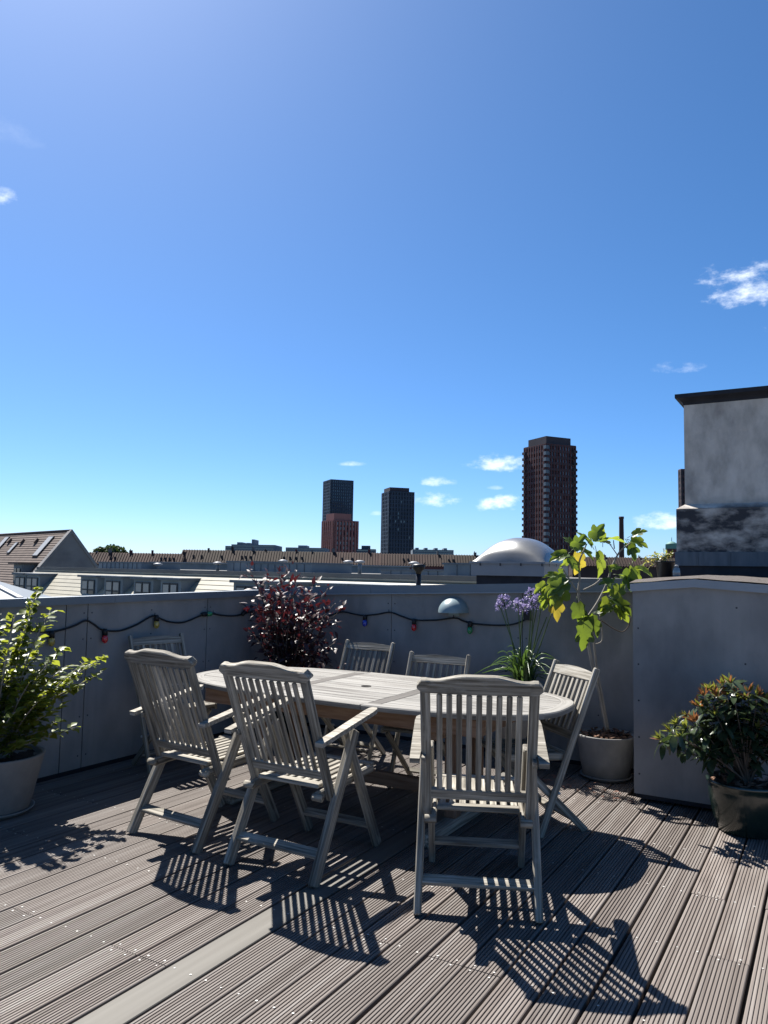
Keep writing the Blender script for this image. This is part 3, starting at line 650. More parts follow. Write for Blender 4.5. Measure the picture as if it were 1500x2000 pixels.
# ---------------------------------------------------------------- table
TX, TY, HA, HB, TZ, EXP = -2.665, 4.365, 1.34, .612, .74, 2.7
tb = empty('extending_table', (TX, TY, 0), label='long oval extending teak table with bleached planked top', cat='table')
def xo(y, a=HA, b=HB): v = min(abs(y)/b, 1); return a*(1-v**EXP)**(1/EXP)
def yo(x, a=HA, b=HB): v = min(abs(x)/a, 1); return b*(1-v**EXP)**(1/EXP)
BR = .075; a2, b2 = HA-BR, HB-BR; TH = .030
L0, L1 = -.345, .325                                          # leaf between these
def rim(side):
    """half ring, in several mitred lengths"""
    n = 48; pts = []
    x_in = L1+.002 if side > 0 else L0-.002
    t0 = -PI/2; outer = []; inner = []
    for i in range(n+1):
        t = -PI/2+PI*i/n; c_, s_ = max(math.cos(t), 0), math.sin(t)
        e = 2/EXP
        ox, oy = HA*c_**e, HB*math.copysign(abs(s_)**e, s_); ix, iy = (a2-.002)*c_**e, (b2+.002)*math.copysign(abs(s_)**e, s_)
        ox = max(ox, abs(x_in)); ix = max(ix, abs(x_in))
        if ox == abs(x_in): oy = math.copysign(yo(ox), s_)
        if ix == abs(x_in): iy = math.copysign(yo(ix, a2-.002, b2+.002), s_)
        outer.append((ox*side, oy)); inner.append((ix*side, iy))
    cuts = [0, 10, 19, 29, 38, n]
    for k in range(5):
        b = MB(); i0, i1 = cuts[k], cuts[k+1]
        vs = []; gs = []; ln = random.random()*20
        for i in range(i0, i1+1):
            f = 1 if i < i1 else 1
            if i > i0: ln += math.hypot(outer[i][0]-outer[i-1][0], outer[i][1]-outer[i-1][1])
            (ox, oy), (ix, iy) = outer[i], inner[i]
            r = Vector((ox-ix, oy-iy)).normalized() if (abs(ox-ix)+abs(oy-iy)) > 1e-6 else Vector((0, 1))
            for (x, y, z, q) in ((ix, iy, TZ-TH, 0), (ox-.0*r.x, oy-.0*r.y, TZ-TH, .07), (ox, oy, TZ-.007, .07), (ox-.006*r.x, oy-.006*r.y, TZ, .065), (ix, iy, TZ, 0)):
                vs.append((x, y, z)); gs.append((ln, q, z))
        m_ = i1-i0+1; fs = []
        for i in range(m_-1):
            for q in range(5): j = (q+1) % 5; fs.append((i*5+q, i*5+j, (i+1)*5+j, (i+1)*5+q))
        fs += [tuple(range(4, -1, -1)), tuple(range((m_-1)*5, m_*5))]
        if side < 0: fs = [tuple(reversed(f)) for f in fs]
        b.add(vs, fs, gs).build('rim_piece', M['teak_top'], tb)
rim(1); rim(-1)
bw_ = .085
for (xa, xb) in ((L0-bw_-.002, L0-.002), (L1+.002, L1+bw_+.002)):   # darker bearers crossing the top beside the leaf
    yb = b2-.004
    MB().beam(((xa+xb)/2, -yb, TZ-.0145), ((xa+xb)/2, yb, TZ-.0145), bw_-.003, .028, (0, 0, 1), ch=.002).build('cross_band', M['teak_band'], tb)
for s in (-1, 1): MB().beam((L0+.001, s*(b2+BR/2+.001), TZ-.0155), (L1-.001, s*(b2+BR/2+.001), TZ-.0155), BR-.003, .030, (0, 0, 1), ch=.003).build('rim_piece', M['teak_top'], tb)
rows = 15; pw = 2*b2/rows
for i in range(rows):
    y0, y1 = -b2+i*pw+.0018, -b2+(i+1)*pw-.0018
    def plank(xa, xb, curve):
        # xa..xb straight ends, or a curved end following the rim
        n = 6; poly = []
        if curve > 0: poly = [(xa, y0)]+[(max(xo(y0+(y1-y0)*k/n, a2-.004, b2+.001), xa+.01), y0+(y1-y0)*k/n) for k in range(n+1)]+[(xa, y1)]
        elif curve < 0: poly = [(xb, y1)]+[(min(-xo(y1+(y0-y1)*k/n, a2-.004, b2+.001), xb-.01), y1+(y0-y1)*k/n) for k in range(n+1)]+[(xb, y0)]
        else: poly = [(xa, y0), (xb, y0), (xb, y1), (xa, y1)]
        MB().prism(poly, (0, 0, TZ-.026+random.uniform(-.0008, .0006)), (1, 0, 0), (0, 1, 0), (0, 0, .025)).build('plank', M['teak_top'], tb)
    plank(L1+bw_+.004, 9, 1); plank(-9, L0-bw_-.004, -1); plank(L0+.001, L1-.001, 0)
MB().box((-.9, -.40, TZ-.046), (.9, .40, TZ-.032)).build('backing', M['teak_band'], tb)
MB().lathe([(.0, TZ+.0005), (.020, TZ+.0005), (.021, TZ+.002), (.033, TZ+.0025), (.034, TZ-.001)], (-.01, 0, 0), 24).build('parasol_hole', M['under'], tb)
RD = M['teak_red']
for s in (-1, 1):
    MB().beam((-.98, .46*s, TZ-.085), (.98, .46*s, TZ-.085), .024, .095, (0, 0, 1)).build('apron', RD, tb)
    MB().beam((.98*s, -.447, TZ-.085), (.98*s, .447, TZ-.085), .024, .095, (0, 0, 1)).build('apron', RD, tb)
    x = .70*s
    for yy in (-.17, .17): MB().beam((x, yy, .07), (x, yy, TZ-.14), .075, .075, (0, 1, 0), ch=.006).build('leg', RD, tb)
    MB().beam((x, -.54, .036), (x, .50, .036), .085, .070, (0, 0, 1), ch=.012).build('foot_beam', M['teak'], tb)
    MB().beam((x, -.43, TZ-.16), (x, .43, TZ-.16), .06, .055, (0, 0, 1), ch=.008).build('top_bearer', RD, tb)
MB().beam((-.66, 0, .17), (.66, 0, .17), .045, .085, (0, 0, 1), ch=.006).build('stretcher', RD, tb)

# ================================================================== plants
def ovate(name, mt, wid=.5, fold=.12, curl=.18, ws=(0, .62, 1, .80, .40, 0), wav=.0):
    b = MB(); n = len(ws)-1; vs = []; fs = []
    for i, w in enumerate(ws):
        t = i/n; z = -curl*t*t
        for s in (-1, 0, 1): vs.append((s*w*wid/2, t, z+fold*abs(s)*w*wid+wav*math.sin(i*2.1+s)*abs(s)))
    for i in range(n):
        for s in (0, 1): a = i*3+s; fs.append((a, a+1, a+4, a+3))
    b.add(vs, fs, [(x*.3, y*.3, z) for x, y, z in vs], True); return b.mesh(name, mt)
def figleaf(name, mt, seed):
    rnd = random.Random(seed)
    key = [(0, 0), (.20, -.07), (.34, .02), (.42, .17), (.39, .28), (.34, .34), (.45, .45), (.49, .60), (.41, .70), (.31, .70), (.23, .67), (.21, .82), (.13, .94), (0, 1.04)]
    pts = [(x*(1+rnd.uniform(-.06, .06)), y+rnd.uniform(-.02, .02)) for x, y in key]; pts[0] = (0, 0); pts[-1] = (0, 1.04)
    full = pts+[(-x*rnd.uniform(.92, 1.05), y+rnd.uniform(-.02, .02)) for x, y in reversed(pts[1:-1])]
    mids = [(0, y) for y in (.25, .5, .75)]
    def zz(x, y): return .38*abs(x)-.42*max(y-.2, 0)**2-.30*abs(x)**2+.03*math.sin(9*x+7*y+seed)
    b = MB(); vs = [(x, y, zz(x, y)) for x, y in full]+[(0, .42, zz(0, .42))]; n = len(full); c = n
    fs = [(c, i, (i+1) % n) for i in range(n)]
    b.add(vs, fs, [(x*.25, y*.25, z) for x, y, z in vs], True); return b.mesh(name, mt)
def frame(pos, d, up, size, roll=0.0):
    d = Vector(d).normalized(); up = Vector(up); x = d.cross(up)
    if x.length < 1e-4: x = Vector((1, 0, 0))
    x.normalize(); z = x.cross(d); m_ = Matrix(((x.x, d.x, z.x, 0), (x.y, d.y, z.y, 0), (x.z, d.z, z.z, 0), (0, 0, 0, 1)))
    return Matrix.Translation(pos) @ m_ @ Matrix.Rotation(roll, 4, 'Y') @ Matrix.Scale(size, 4)
def put_leaves(plant, leaves, limit=300, stuff_name='foliage'):
    """leaves: (mesh, matrix) in plant space. The ones nearest the camera become parts, the rest one part"""
    inv = plant.location
    leaves.sort(key=lambda lm: (lm[1].translation+inv-CAM).length)
    for me, mx in leaves[:limit]:
        o = obj('leaf', me, plant); o.matrix_local = mx
    rest = leaves[limit:]
    if rest:
        by = {}
        for me, mx in rest: by.setdefault(me.materials[0].name, []).append((me, mx))
        for mn, ls in by.items():
            b = MB()
            for me, mx in ls:
                off = random.random()*9
                b.add([mx @ v.co for v in me.vertices], [tuple(p.vertices) for p in me.polygons], [(v.co.x*.3+off, v.co.y*.3, off) for v in me.vertices], True)
            b.build(stuff_name, ls[0][0].materials[0], plant, kind='stuff')
rnd = random.Random(11)
def rv(s=1.0): return Vector((rnd.uniform(-s, s), rnd.uniform(-s, s), rnd.uniform(-s, s)))
def bez(a, b, sag, n=9):
    a = Vector(a); b = Vector(b); m_ = (a+b)/2+Vector(sag)
    return [(1-t)**2*a+2*t*(1-t)*m_+t*t*b for t in [i/n for i in range(n+1)]]
def pot(name, loc, prof, mt, label, cat, soil_z, soil_r, n=48, saucer=None, soilmat='soil', litter=0):
    p = empty(name, loc, label=label, cat=cat)
    MB().lathe(prof, (0, 0, 0), n).build('vessel', mt, p)
    b = MB(); rings = 7; vs = [(0, 0, soil_z+.012)]; fs = []; nn = 24
    for r in range(1, rings+1):
        for k in range(nn):
            t = 2*PI*k/nn; rr = soil_r*r/rings; v = Vector((rr*math.cos(t), rr*math.sin(t), soil_z)); v.z += .012*noise.noise(v*22+Vector(loc)) + .008*(1-r/rings); vs.append(v)
    for k in range(nn): fs.append((0, 1+k, 1+(k+1) % nn))
    for r in range(rings-1):
        for k in range(nn): a = 1+r*nn+k; a2_ = 1+r*nn+(k+1) % nn; fs.append((a, a+nn, a2_+nn, a2_))
    b.add(vs, fs, None, True).build('soil', M[soilmat], p)
    if saucer: MB().lathe([(saucer-.03, 0), (saucer, .022), (saucer+.004, .03), (saucer-.008, .03), (saucer-.03, .010)], (0, 0, 0), n).build('saucer', M['concrete'], p)
    if litter:
        b = MB()
        for i in range(litter):
            t = rnd.uniform(0, 2*PI); r = soil_r*math.sqrt(rnd.random())*.96; c = Vector((r*math.cos(t), r*math.sin(t), soil_z+.020+rnd.uniform(0, .012)))
            mx = frame(c, (math.cos(t*7), math.sin(t*5), rnd.uniform(-.3, .3)), rv()+Vector((0, 0, 1)), rnd.uniform(.02, .045)); b.hexa([mx @ Vector(q) for q in ((-.3, -.5, -.08), (.3, -.45, -.08), (.25, .5, -.08), (-.28, .45, -.08), (-.25, -.45, .08), (.28, -.4, .08), (.2, .45, .08), (-.22, .4, .08))])
        b.build('bark_chips', M['mulch'], p, kind='stuff')
    return p

# ---- leafy yellow-green shrub in the concrete pot at the left
PL = Vector((-4.44, 2.945, 0))
pot('planter', PL, [(.185, 0), (.195, .006), (.222, .12), (.252, .25), (.272, .337), (.275, .346), (.268, .350), (.248, .346), (.242, .32), (.0, .315)], M['concrete'], 'pale concrete bowl planter under the leafy shrub at the left edge', 'planter', .318, .245, saucer=.225)
MB_ = None
sh = empty('leafy_shrub', PL+Vector((0, 0, .315)), label='yellow-green leafy shrub at the left edge, one long shoot rising above the parapet', cat='shrub')
L1m = [ovate('leaf', M['leaf_y'], w, .10, c, wav=.03) for w, c in ((.62, .2), (.55, .3), (.68, .1))]
base = sh.location.copy(); leaves = []; br = MB()
targets = [(75, 1148, .0, 1), (62, 1180, .1, 1), (100, 1190, -.05, .8), (204, 1282, .18, 1.2), (190, 1318, .12, 1.1), (168, 1292, .05, 1), (122, 1262, .0, 1), (30, 1200, -.1, 1), (-20, 1215, .05, 1), (35, 1255, .0, 1), (90, 1300, -.15, 1.2), (140, 1345, .0, 1.3),
           (110, 1385, -.15, 1.3), (60, 1330, -.2, 1.3), (10, 1310, -.2, 1.3), (-40, 1330, -.1, 1.3), (150, 1420, .05, .8), (95, 1425, -.1, 1.2), (30, 1390, -.25, 1.3), (-10, 1420, -.25, 1.2), (60, 1445, -.25, 1.0), (120, 1330, .15, 1.2), (20, 1350, .1, 1.3), (-60, 1270, .05, 1.2), (-70, 1400, -.1, 1.2), (70, 1270, .1, 1.2), (40, 1430, -.05, 1.1), (0, 1465, -.2, 1.0), (85, 1360, -.22, 1.2), (130, 1300, -.1, 1.1), (100, 1340, .15, 1.2), (50, 1390, .1, 1.3), (110, 1410, .1, 1.2), (5, 1270, .1, 1.1), (75, 1320, .0, 1.2)]
dref = (PL-Vector((0, 0, 0))).dot(HF)
for (px, py, dd, dens) in targets:
    tip = at(px, py, dref+dd)
    if tip.x < WX+.05: tip = on_x(px, py, WX+.06+rnd.random()*.06)
    tip = tip-base
    a = Vector((rnd.uniform(-.06, .06), rnd.uniform(-.06, .06), -.01))
    path_ = bez(a, tip, Vector((-tip.x*.22, -tip.y*.22, abs(tip.z)*.10))+rv(.03), 12)
    br.tube(path_, [.0065*(1-i/13)+.0016 for i in range(13)], 5)
    ln = sum((path_[i+1]-path_[i]).length for i in range(12)); nl = int(ln/.025*dens)
    for k in range(nl):
        t = .30+.70*(k+rnd.random()*.6)/nl; i = min(int(t*12), 11); p = path_[i].lerp(path_[i+1], t*12-i); dr = (path_[i+1]-path_[i]).normalized()
        sd = dr.cross(Vector((0, 0, 1))).normalized()*(1 if k % 2 else -1)
        for rep in range(2 if t > .5 else 1):
            d = (sd*rnd.uniform(.5, 1.1)*(1 if rep == 0 else -1)+dr*rnd.uniform(.1, .8)+Vector((0, 0, rnd.uniform(-.45, .30)))).normalized()
            tw = p+d*rnd.uniform(.0, .045)
            leaves.append((rnd.choice(L1m), frame(tw, d, Vector((0, 0, 1))+rv(.55), rnd.uniform(.042, .080))))
br.build('stems', M['bark'], sh); put_leaves(sh, leaves)

# ---- dark red shrub in the corner
PR = Vector((-4.30, 5.62, 0))
pot('planter', PR, [(.17, 0), (.18, .01), (.21, .30), (.215, .32), (.20, .325), (.19, .30), (0, .29)], M['glaze'], 'dark planter of the red-leaved shrub, low in the corner behind the chairs', 'planter', .295, .19)
rs = empty('red_leaved_shrub', PR+Vector((0, 0, .29)), label='dark red-leaved shrub in the corner of the parapets', cat='shrub')
LRm = [ovate('leaf', M['leaf_red'], w, .10, c, (0, .7, 1, .7, .3, 0)) for w, c in ((.5, .25), (.42, .35), (.58, .15))]
base = rs.location.copy(); leaves = []; br = MB()
tg = [(488, 1113), (502, 1142), (520, 1128), (545, 1118), (562, 1112), (580, 1120), (612, 1142), (640, 1150), (668, 1188), (655, 1178), (640, 1200), (500, 1178), (492, 1192), (515, 1165), (530, 1190), (555, 1170), (575, 1150), (600, 1175), (618, 1190), (545, 1210), (580, 1205), (605, 1215), (520, 1215), (484, 1232), (512, 1240), (560, 1240), (600, 1245), (630, 1250), (655, 1255), (645, 1280), (600, 1280), (570, 1270), (540, 1265), (625, 1300), (650, 1302), (590, 1300), (560, 1305), (530, 1290), (575, 1185), (545, 1150), (610, 1160), (590, 1230), (560, 1200), (585, 1262), (620, 1270), (530, 1175), (600, 1195), (570, 1225), (625, 1215), (540, 1235)]
dref = PR.dot(HF)
for (px, py) in tg:
    tip = at(px, py, dref+rnd.uniform(-.28, .22))
    if tip.x < WX+.07: tip = on_x(px, py, WX+.08)
    if tip.y > BY-.07: tip = on_y(px, py, BY-.08)
    tip = tip-base; a = Vector((rnd.uniform(-.05, .05), rnd.uniform(-.05, .05), 0))
    path_ = bez(a, tip, Vector((-tip.x*.25, -tip.y*.25, abs(tip.z)*.12))+rv(.03), 10)
    br.tube(path_, [.006*(1-i/11)+.0014 for i in range(11)], 5)
    for k in range(34):
        t = .45+.55*(k+rnd.random())/34; i = min(int(t*10), 9); p = path_[i].lerp(path_[i+1], t*10-i); dr = (path_[i+1]-path_[i]).normalized()
        d = (rv(1)+dr*.6+Vector((0, 0, -.1))).normalized()
        leaves.append((rnd.choice(LRm), frame(p+d*rnd.uniform(0, .11), d, Vector((0, 0, 1))+rv(.7), rnd.uniform(.045, .085))))
br.build('stems', M['bark_d'], rs); put_leaves(rs, leaves)

# ---- agapanthus against the back parapet
PA = Vector((-2.13, 5.83, 0))
pot('planter', PA, [(.15, 0), (.16, .01), (.20, .60), (.21, .64), (.195, .64), (.185, .61), (0, .60)], M['concrete'], 'tall grey planter of the violet-flowered plant, hidden behind the near armchair', 'planter', .61, .18)
ag = empty('agapanthus', PA+Vector((0, 0, .61)), label='strap-leaved plant with violet flower heads on tall stems by the parapet', cat='plant')
base = ag.location.copy()
for i in range(75):
    t = rnd.uniform(0, 2*PI); r0 = rnd.uniform(0, .10); ln = rnd.uniform(.24, .46); hgt = rnd.uniform(.12, .42); out = rnd.uniform(.05, .30)
    a = Vector((r0*math.cos(t), r0*math.sin(t), 0)); dirh = Vector((math.cos(t), math.sin(t), 0))
    if (base+dirh*(out+.1)).y > BY-.04: out *= .3
    P_ = [a+dirh*out*s*s*1.1+Vector((0, 0, hgt*(1.9*s-1.0*s*s*(1.0+out*2)))) for s in [j/8 for j in range(9)]]
    w = rnd.uniform(.007, .012); vs = []; sd = Vector((-dirh.y, dirh.x, 0))
    for j, q in enumerate(P_):
        ww = w*(1-max(j/8-.5, 0)*1.9); vs += [q-sd*ww, q+Vector((0, 0, -.004)), q+sd*ww]
    fs = []
    for j in range(8):
        for s in (0, 1): k_ = j*3+s; fs.append((k_, k_+1, k_+4, k_+3))
    MB().add(vs, fs, [(v.x+i, v.y, v.z) for v in vs], True).build('leaf', M['leaf_strap'], ag)
flw = [(984, 1176, 1.0, 1), (978, 1188, .8, 1), (1012, 1182, .8, 1), (1022, 1190, .7, 1), (1038, 1163, .9, 1), (1042, 1180, .8, 1), (1052, 1172, .6, 1), (1060, 1168, .0, 0), (1078, 1195, .0, 0), (1068, 1205, 0, 0)]
pet = ovate('petal', M['petal'], .42, .1, .35, (0, .35, .7, 1, .6, .0))
for (px, py, sz, has) in flw:
    tip = on_y(px, py, 5.78+rnd.uniform(-.05, .05))-base
    a = Vector((rnd.uniform(-.05, .05), rnd.uniform(-.05, .05), .02))
    st = MB().tube(bez(a, tip, rv(.02)+Vector((0, 0, .03)), 8), [.0048]*5+[.004]*4, 6).build('flower_stem', M['stem_g'], ag)
    if has:
        b = MB(); tu = MB()
        for q in range(int(30*sz)+8):
            d = (rv(1)+Vector((0, 0, .35))).normalized(); c = tip+d*.042*sz*rnd.uniform(.8, 1.25)
            tu.tube([tip, c], .0009, 3)
            for s in range(5):
                dd = (d+rv(.75)).normalized(); mx = frame(c, dd, rv(), rnd.uniform(.016, .028)); b.add([mx @ v.co for v in pet.vertices], [tuple(p.vertices) for p in pet.polygons], None, True)
        h_ = b.build('flower_head', M['petal'], ag); tu.build('flower_stalks', M['stem_g'], h_, kind='stuff')

# ---- fig in the round grey pot
PF = Vector((-1.497, 5.862, 0))
pot('planter', PF, [(.160, .02), (.168, .024), (.190, .14), (.205, .27), (.211, .305), (.213, .317), (.207, .321), (.196, .318), (.19, .295), (0, .29)], M['concrete'], 'round grey concrete pot with bark chips holding the fig, in the corner by the box', 'planter', .296, .192, saucer=.185, litter=90)
fg = empty('fig_tree', PF+Vector((0, 0, .29)), label='young fig tree with large lobed leaves and a bent pale stem', cat='tree')
base = fg.location.copy(); df = PF.dot(HF)
def fp(px, py, dd=0):
    q = at(px, py, df+dd)
    if q.z < 1.46 and q.y > BY-.05: q = on_y(px, py, BY-.06)
    return q-base
def limb(pts, r0, r1, mt='bark'):
    P_ = smooth_path([fp(*p) if len(p) > 1 else p for p in pts], 5); n_ = len(P_)
    return MB().tube(P_, [r0+(r1-r0)*i/(n_-1) for i in range(n_)], 9).build('limb', M[mt], fg)
limb([(1184, 1426), (1174, 1375), (1166, 1335), (1155, 1290), (1146, 1240), (1140, 1215), (1136, 1190)], .0125, .010)
limb([(1188, 1424), (1176, 1360), (1165, 1300), (1158, 1240), (1152, 1220)], .0085, .007)
limb([(1136, 1190), (1130, 1160), (1132, 1130), (1131, 1100), (1138, 1080), (1146, 1062)], .010, .005)
limb([(1148, 1205), (1168, 1175), (1185, 1140), (1196, 1105), (1210, 1078), (1224, 1066), (1238, 1056)], .010, .0045)
limb([(1133, 1163), (1118, 1140), (1106, 1122), (1100, 1112)], .007, .005)
limb([(1205, 1083), (1196, 1070), (1187, 1058)], .004, .003); limb([(1200, 1072), (1198, 1055)], .0045, .003)
limb([(1140, 1152), (1160, 1142), (1172, 1132)], .006, .0045)
limb([(1152, 1210), (1172, 1211), (1195, 1226), (1215, 1234), (1228, 1222), (1231, 1205)], .005, .003, 'bark_d')
limb([(1172, 1200), (1176, 1232), (1175, 1252), (1163, 1258)], .005, .003)
MB().lathe([(0, -.002), (.012, 0), (.012, .004), (0, .005)], fp(1097, 1110), 12).build('cut_stub', M['whitepaint'], fg)
FL = [figleaf('leaf', M['leaf_fig' if s % 2 else 'leaf_fig2'], s) for s in range(6)]; FLY = [figleaf('leaf', M['leaf_figy'], s+9) for s in range(2)]
# px, py, length px, direction in the picture (deg, 0 = right, 90 = up), turn towards the viewer, yellow
fl_ = [(1156, 1052, 44, 60, .5, 0), (1150, 1062, 40, 130, .4, 0), (1178, 1056, 52, 15, .25, 0), (1165, 1078, 62, -75, .7, 0), (1187, 1062, 40, 160, .4, 0), (1232, 1056, 42, -20, .8, 0), (1226, 1062, 44, -70, .8, 0), (1236, 1046, 34, 30, .5, 0),
       (1128, 1080, 52, -82, .75, 1), (1120, 1072, 44, 60, .5, 0), (1108, 1082, 44, -160, .6, 0), (1098, 1080, 38, -150, .5, 0), (1112, 1090, 40, -60, .7, 0), (1190, 1110, 30, 10, .5, 0),
       (1106, 1130, 62, -150, .7, 0), (1098, 1138, 66, -115, .75, 0), (1085, 1140, 56, -100, .8, 0), (1072, 1150, 52, -100, .8, 0), (1080, 1165, 58, -80, .85, 1), (1092, 1125, 40, 170, .5, 0), (1066, 1140, 36, -140, .6, 0),
       (1128, 1178, 52, -85, .75, 0), (1140, 1215, 66, -85, .6, 0), (1150, 1205, 50, -60, .8, 0), (1168, 1195, 40, 20, .4, 0), (1188, 1170, 46, -120, .6, 0), (1200, 1172, 52, -30, .85, 0), (1205, 1182, 48, -60, .8, 0), (1196, 1165, 44, 45, .4, 0), (1192, 1158, 40, 100, .3, 0),
       (1236, 1108, 56, -95, .85, 0), (1230, 1112, 52, -80, .7, 0), (1212, 1130, 44, -10, .3, 0), (1196, 1135, 36, 180, .3, 0)]
PXM = df/1500; leaves = []
for (px, py, ln, ang, tw_, yel) in fl_:
    p = fp(px, py, rnd.uniform(-.16, .06)); t = R(ang+rnd.uniform(-8, 8))
    d = (HR*math.cos(t)+Vector((0, 0, 1))*math.sin(t)-HF*rnd.uniform(-.1, .5)).normalized()
    upv = (-HF*tw_+Vector((0, 0, 1))*(1-tw_*.6)+rv(.4))
    mx = frame(p, d, upv, ln*PXM*.80) @ Matrix.Diagonal((rnd.uniform(.62, .85), 1, 1, 1)); leaves.append((rnd.choice(FLY if yel else FL), mx))
    if rnd.random() < .75:                                # a smaller companion leaf from the same node
        t2 = t+rnd.uniform(-1.6, 1.6); d2 = (HR*math.cos(t2)+Z*math.sin(t2)*.8-HF*rnd.uniform(-.3, .5)).normalized()
        leaves.append((rnd.choice(FL), frame(p+rv(.035), d2, upv+rv(.6), ln*PXM*rnd.uniform(.45, .68)) @ Matrix.Diagonal((rnd.uniform(.6, .85), 1, 1, 1))))
    # leaf stalk back towards the nearest wood
put_leaves(fg, leaves)
pt = MB()
for me, mx in leaves: q = mx.translation; pt.tube([q, q-(mx.col[1].to_3d().normalized())*.02+Vector((0, 0, .006)), q-(mx.col[1].to_3d().normalized())*.045+Vector((0, 0, .004))], .0022, 5)
pt.build('leaf_stalks', M['stem_g'], fg, kind='stuff')

# ---- evergreen with rusty young leaves in the green glazed pot
PG = Vector((-.485, 5.135, 0))
pot('planter', PG, [(.150, 0), (.163, .008), (.185, .08), (.205, .17), (.212, .24), (.211, .268), (.222, .278), (.224, .292), (.214, .298), (.200, .294), (.195, .262), (0, .255)], M['glaze'], 'dark green glazed pot at the right edge in front of the grey box', 'planter', .262, .195, saucer=None, litter=45)
ev = empty('evergreen_shrub', PG+Vector((0, 0, .255)), label='small evergreen shrub with rusty young leaf tips in the dark green pot', cat='shrub')
LD = [ovate('leaf', M['leaf_d'], w, .08, c, (0, .7, 1, .92, .62, 0)) for w, c in ((.36, .25), (.40, .12), (.33, .35))]
LN = [ovate('leaf', M['leaf_new'], .26, .1, .2), ovate('leaf', M['leaf_newg'], .26, .1, .2)]
base = ev.location.copy(); dg = PG.dot(HF); br = MB(); leaves = []
tips = [(1290, 1446, 0), (1322, 1415, 0), (1330, 1440, 0), (1345, 1405, 1), (1360, 1380, 1), (1375, 1360, 1), (1385, 1350, 1), (1400, 1362, 1), (1412, 1340, 1), (1428, 1336, 1), (1445, 1345, 1), (1440, 1365, 0), (1462, 1352, 1), (1480, 1360, 1), (1495, 1368, 1), (1515, 1375, 1), (1470, 1385, 1), (1490, 1395, 0), (1455, 1400, 0), (1425, 1395, 0), (1400, 1400, 0), (1380, 1420, 0), (1360, 1435, 0), (1395, 1445, 0), (1420, 1430, 0), (1450, 1430, 0), (1480, 1425, 0), (1510, 1420, 0), (1530, 1400, 1), (1545, 1430, 0), (1385, 1470, 0), (1375, 1450, 0), (1500, 1455, 0), (1470, 1455, 0), (1410, 1380, 1), (1360, 1410, 1), (1550, 1380, 1), (1395, 1352, 1), (1435, 1352, 1), (1420, 1360, 1), (1455, 1370, 1), (1490, 1378, 1), (1340, 1425, 0), (1310, 1430, 0), (1372, 1385, 1)]
for (px, py, rust) in tips:
    tip = at(px, py, dg+rnd.uniform(-.16, .10))
    if tip.y > BXF-.05: tip = on_y(px, py, BXF-.06)
    tip = tip-base; a = Vector((rnd.uniform(-.03, .03), rnd.uniform(-.02, .02), 0))
    path_ = bez(a, tip, Vector((-tip.x*.15, -tip.y*.15, -abs(tip.z)*.02))+rv(.02), 8)
    br.tube(path_, [.0055*(1-i/9)+.0016 for i in range(9)], 5)
    dr = (path_[-1]-path_[-3]).normalized()
    for k in range(19):
        t = 2*PI*k/10*1.6+rnd.random(); d = (dr*rnd.uniform(-.1, .5)+dr.orthogonal().normalized()*math.cos(t)+dr.cross(dr.orthogonal()).normalized()*math.sin(t)); d.z -= .15
        leaves.append((rnd.choice(LD), frame(path_[-1].lerp(path_[-5], rnd.random()**1.4)+rv(.02), d, Vector((0, 0, 1))+rv(.45), rnd.uniform(.065, .115))))
    for k in range(14):
        d = (dr+rv(.9)+Vector((0, 0, .5))).normalized(); leaves.append((LN[0] if rnd.random() < (.55 if rust else .08) else LN[1], frame(tip+d*.004, d, rv()+Vector((0, 0, 1)), rnd.uniform(.036, .075))))
br.build('stems', M['bark_d'], ev); put_leaves(ev, leaves, 300)

# ---- dry leaves by the fig pot
b = MB()
for i in range(34):
    u = rnd.random(); q = Vector((-1.95+.75*u+rnd.uniform(-.05, .05), 5.58-.22*u+rnd.uniform(-.10, .16), .004))
    if q.x > BXL-.05 and q.y > BXF-.03: continue
    me = rnd.choice(LRm); mx = frame(q+Vector((0, 0, .010)), (rnd.uniform(-1, 1), rnd.uniform(-1, 1), .05), Vector((0, 0, 1))+rv(.3), rnd.uniform(.03, .06)); b.add([mx @ v.co for v in me.vertices], [tuple(p.vertices) for p in me.polygons], None, True)
b.build('fallen_leaves', M['leaf_dry'], label='brown dry leaves scattered on the deck beside the fig pot', cat='leaves', kind='stuff')
ovl = ovate('leaf', M['leaf_y'], .6, .1, .2)
for (x, y, lab) in ((-2.68, 4.02, 'single yellow-green leaf lying under the middle of the table'), (-2.05, 4.85, 'single yellow-green leaf on the deck behind the table feet')):
    o = obj('fallen_leaf', ovl, None, label=lab, cat='leaf'); o.matrix_world = frame((x, y, .012), (1, .3, .05), (0, 0, 1), .07)

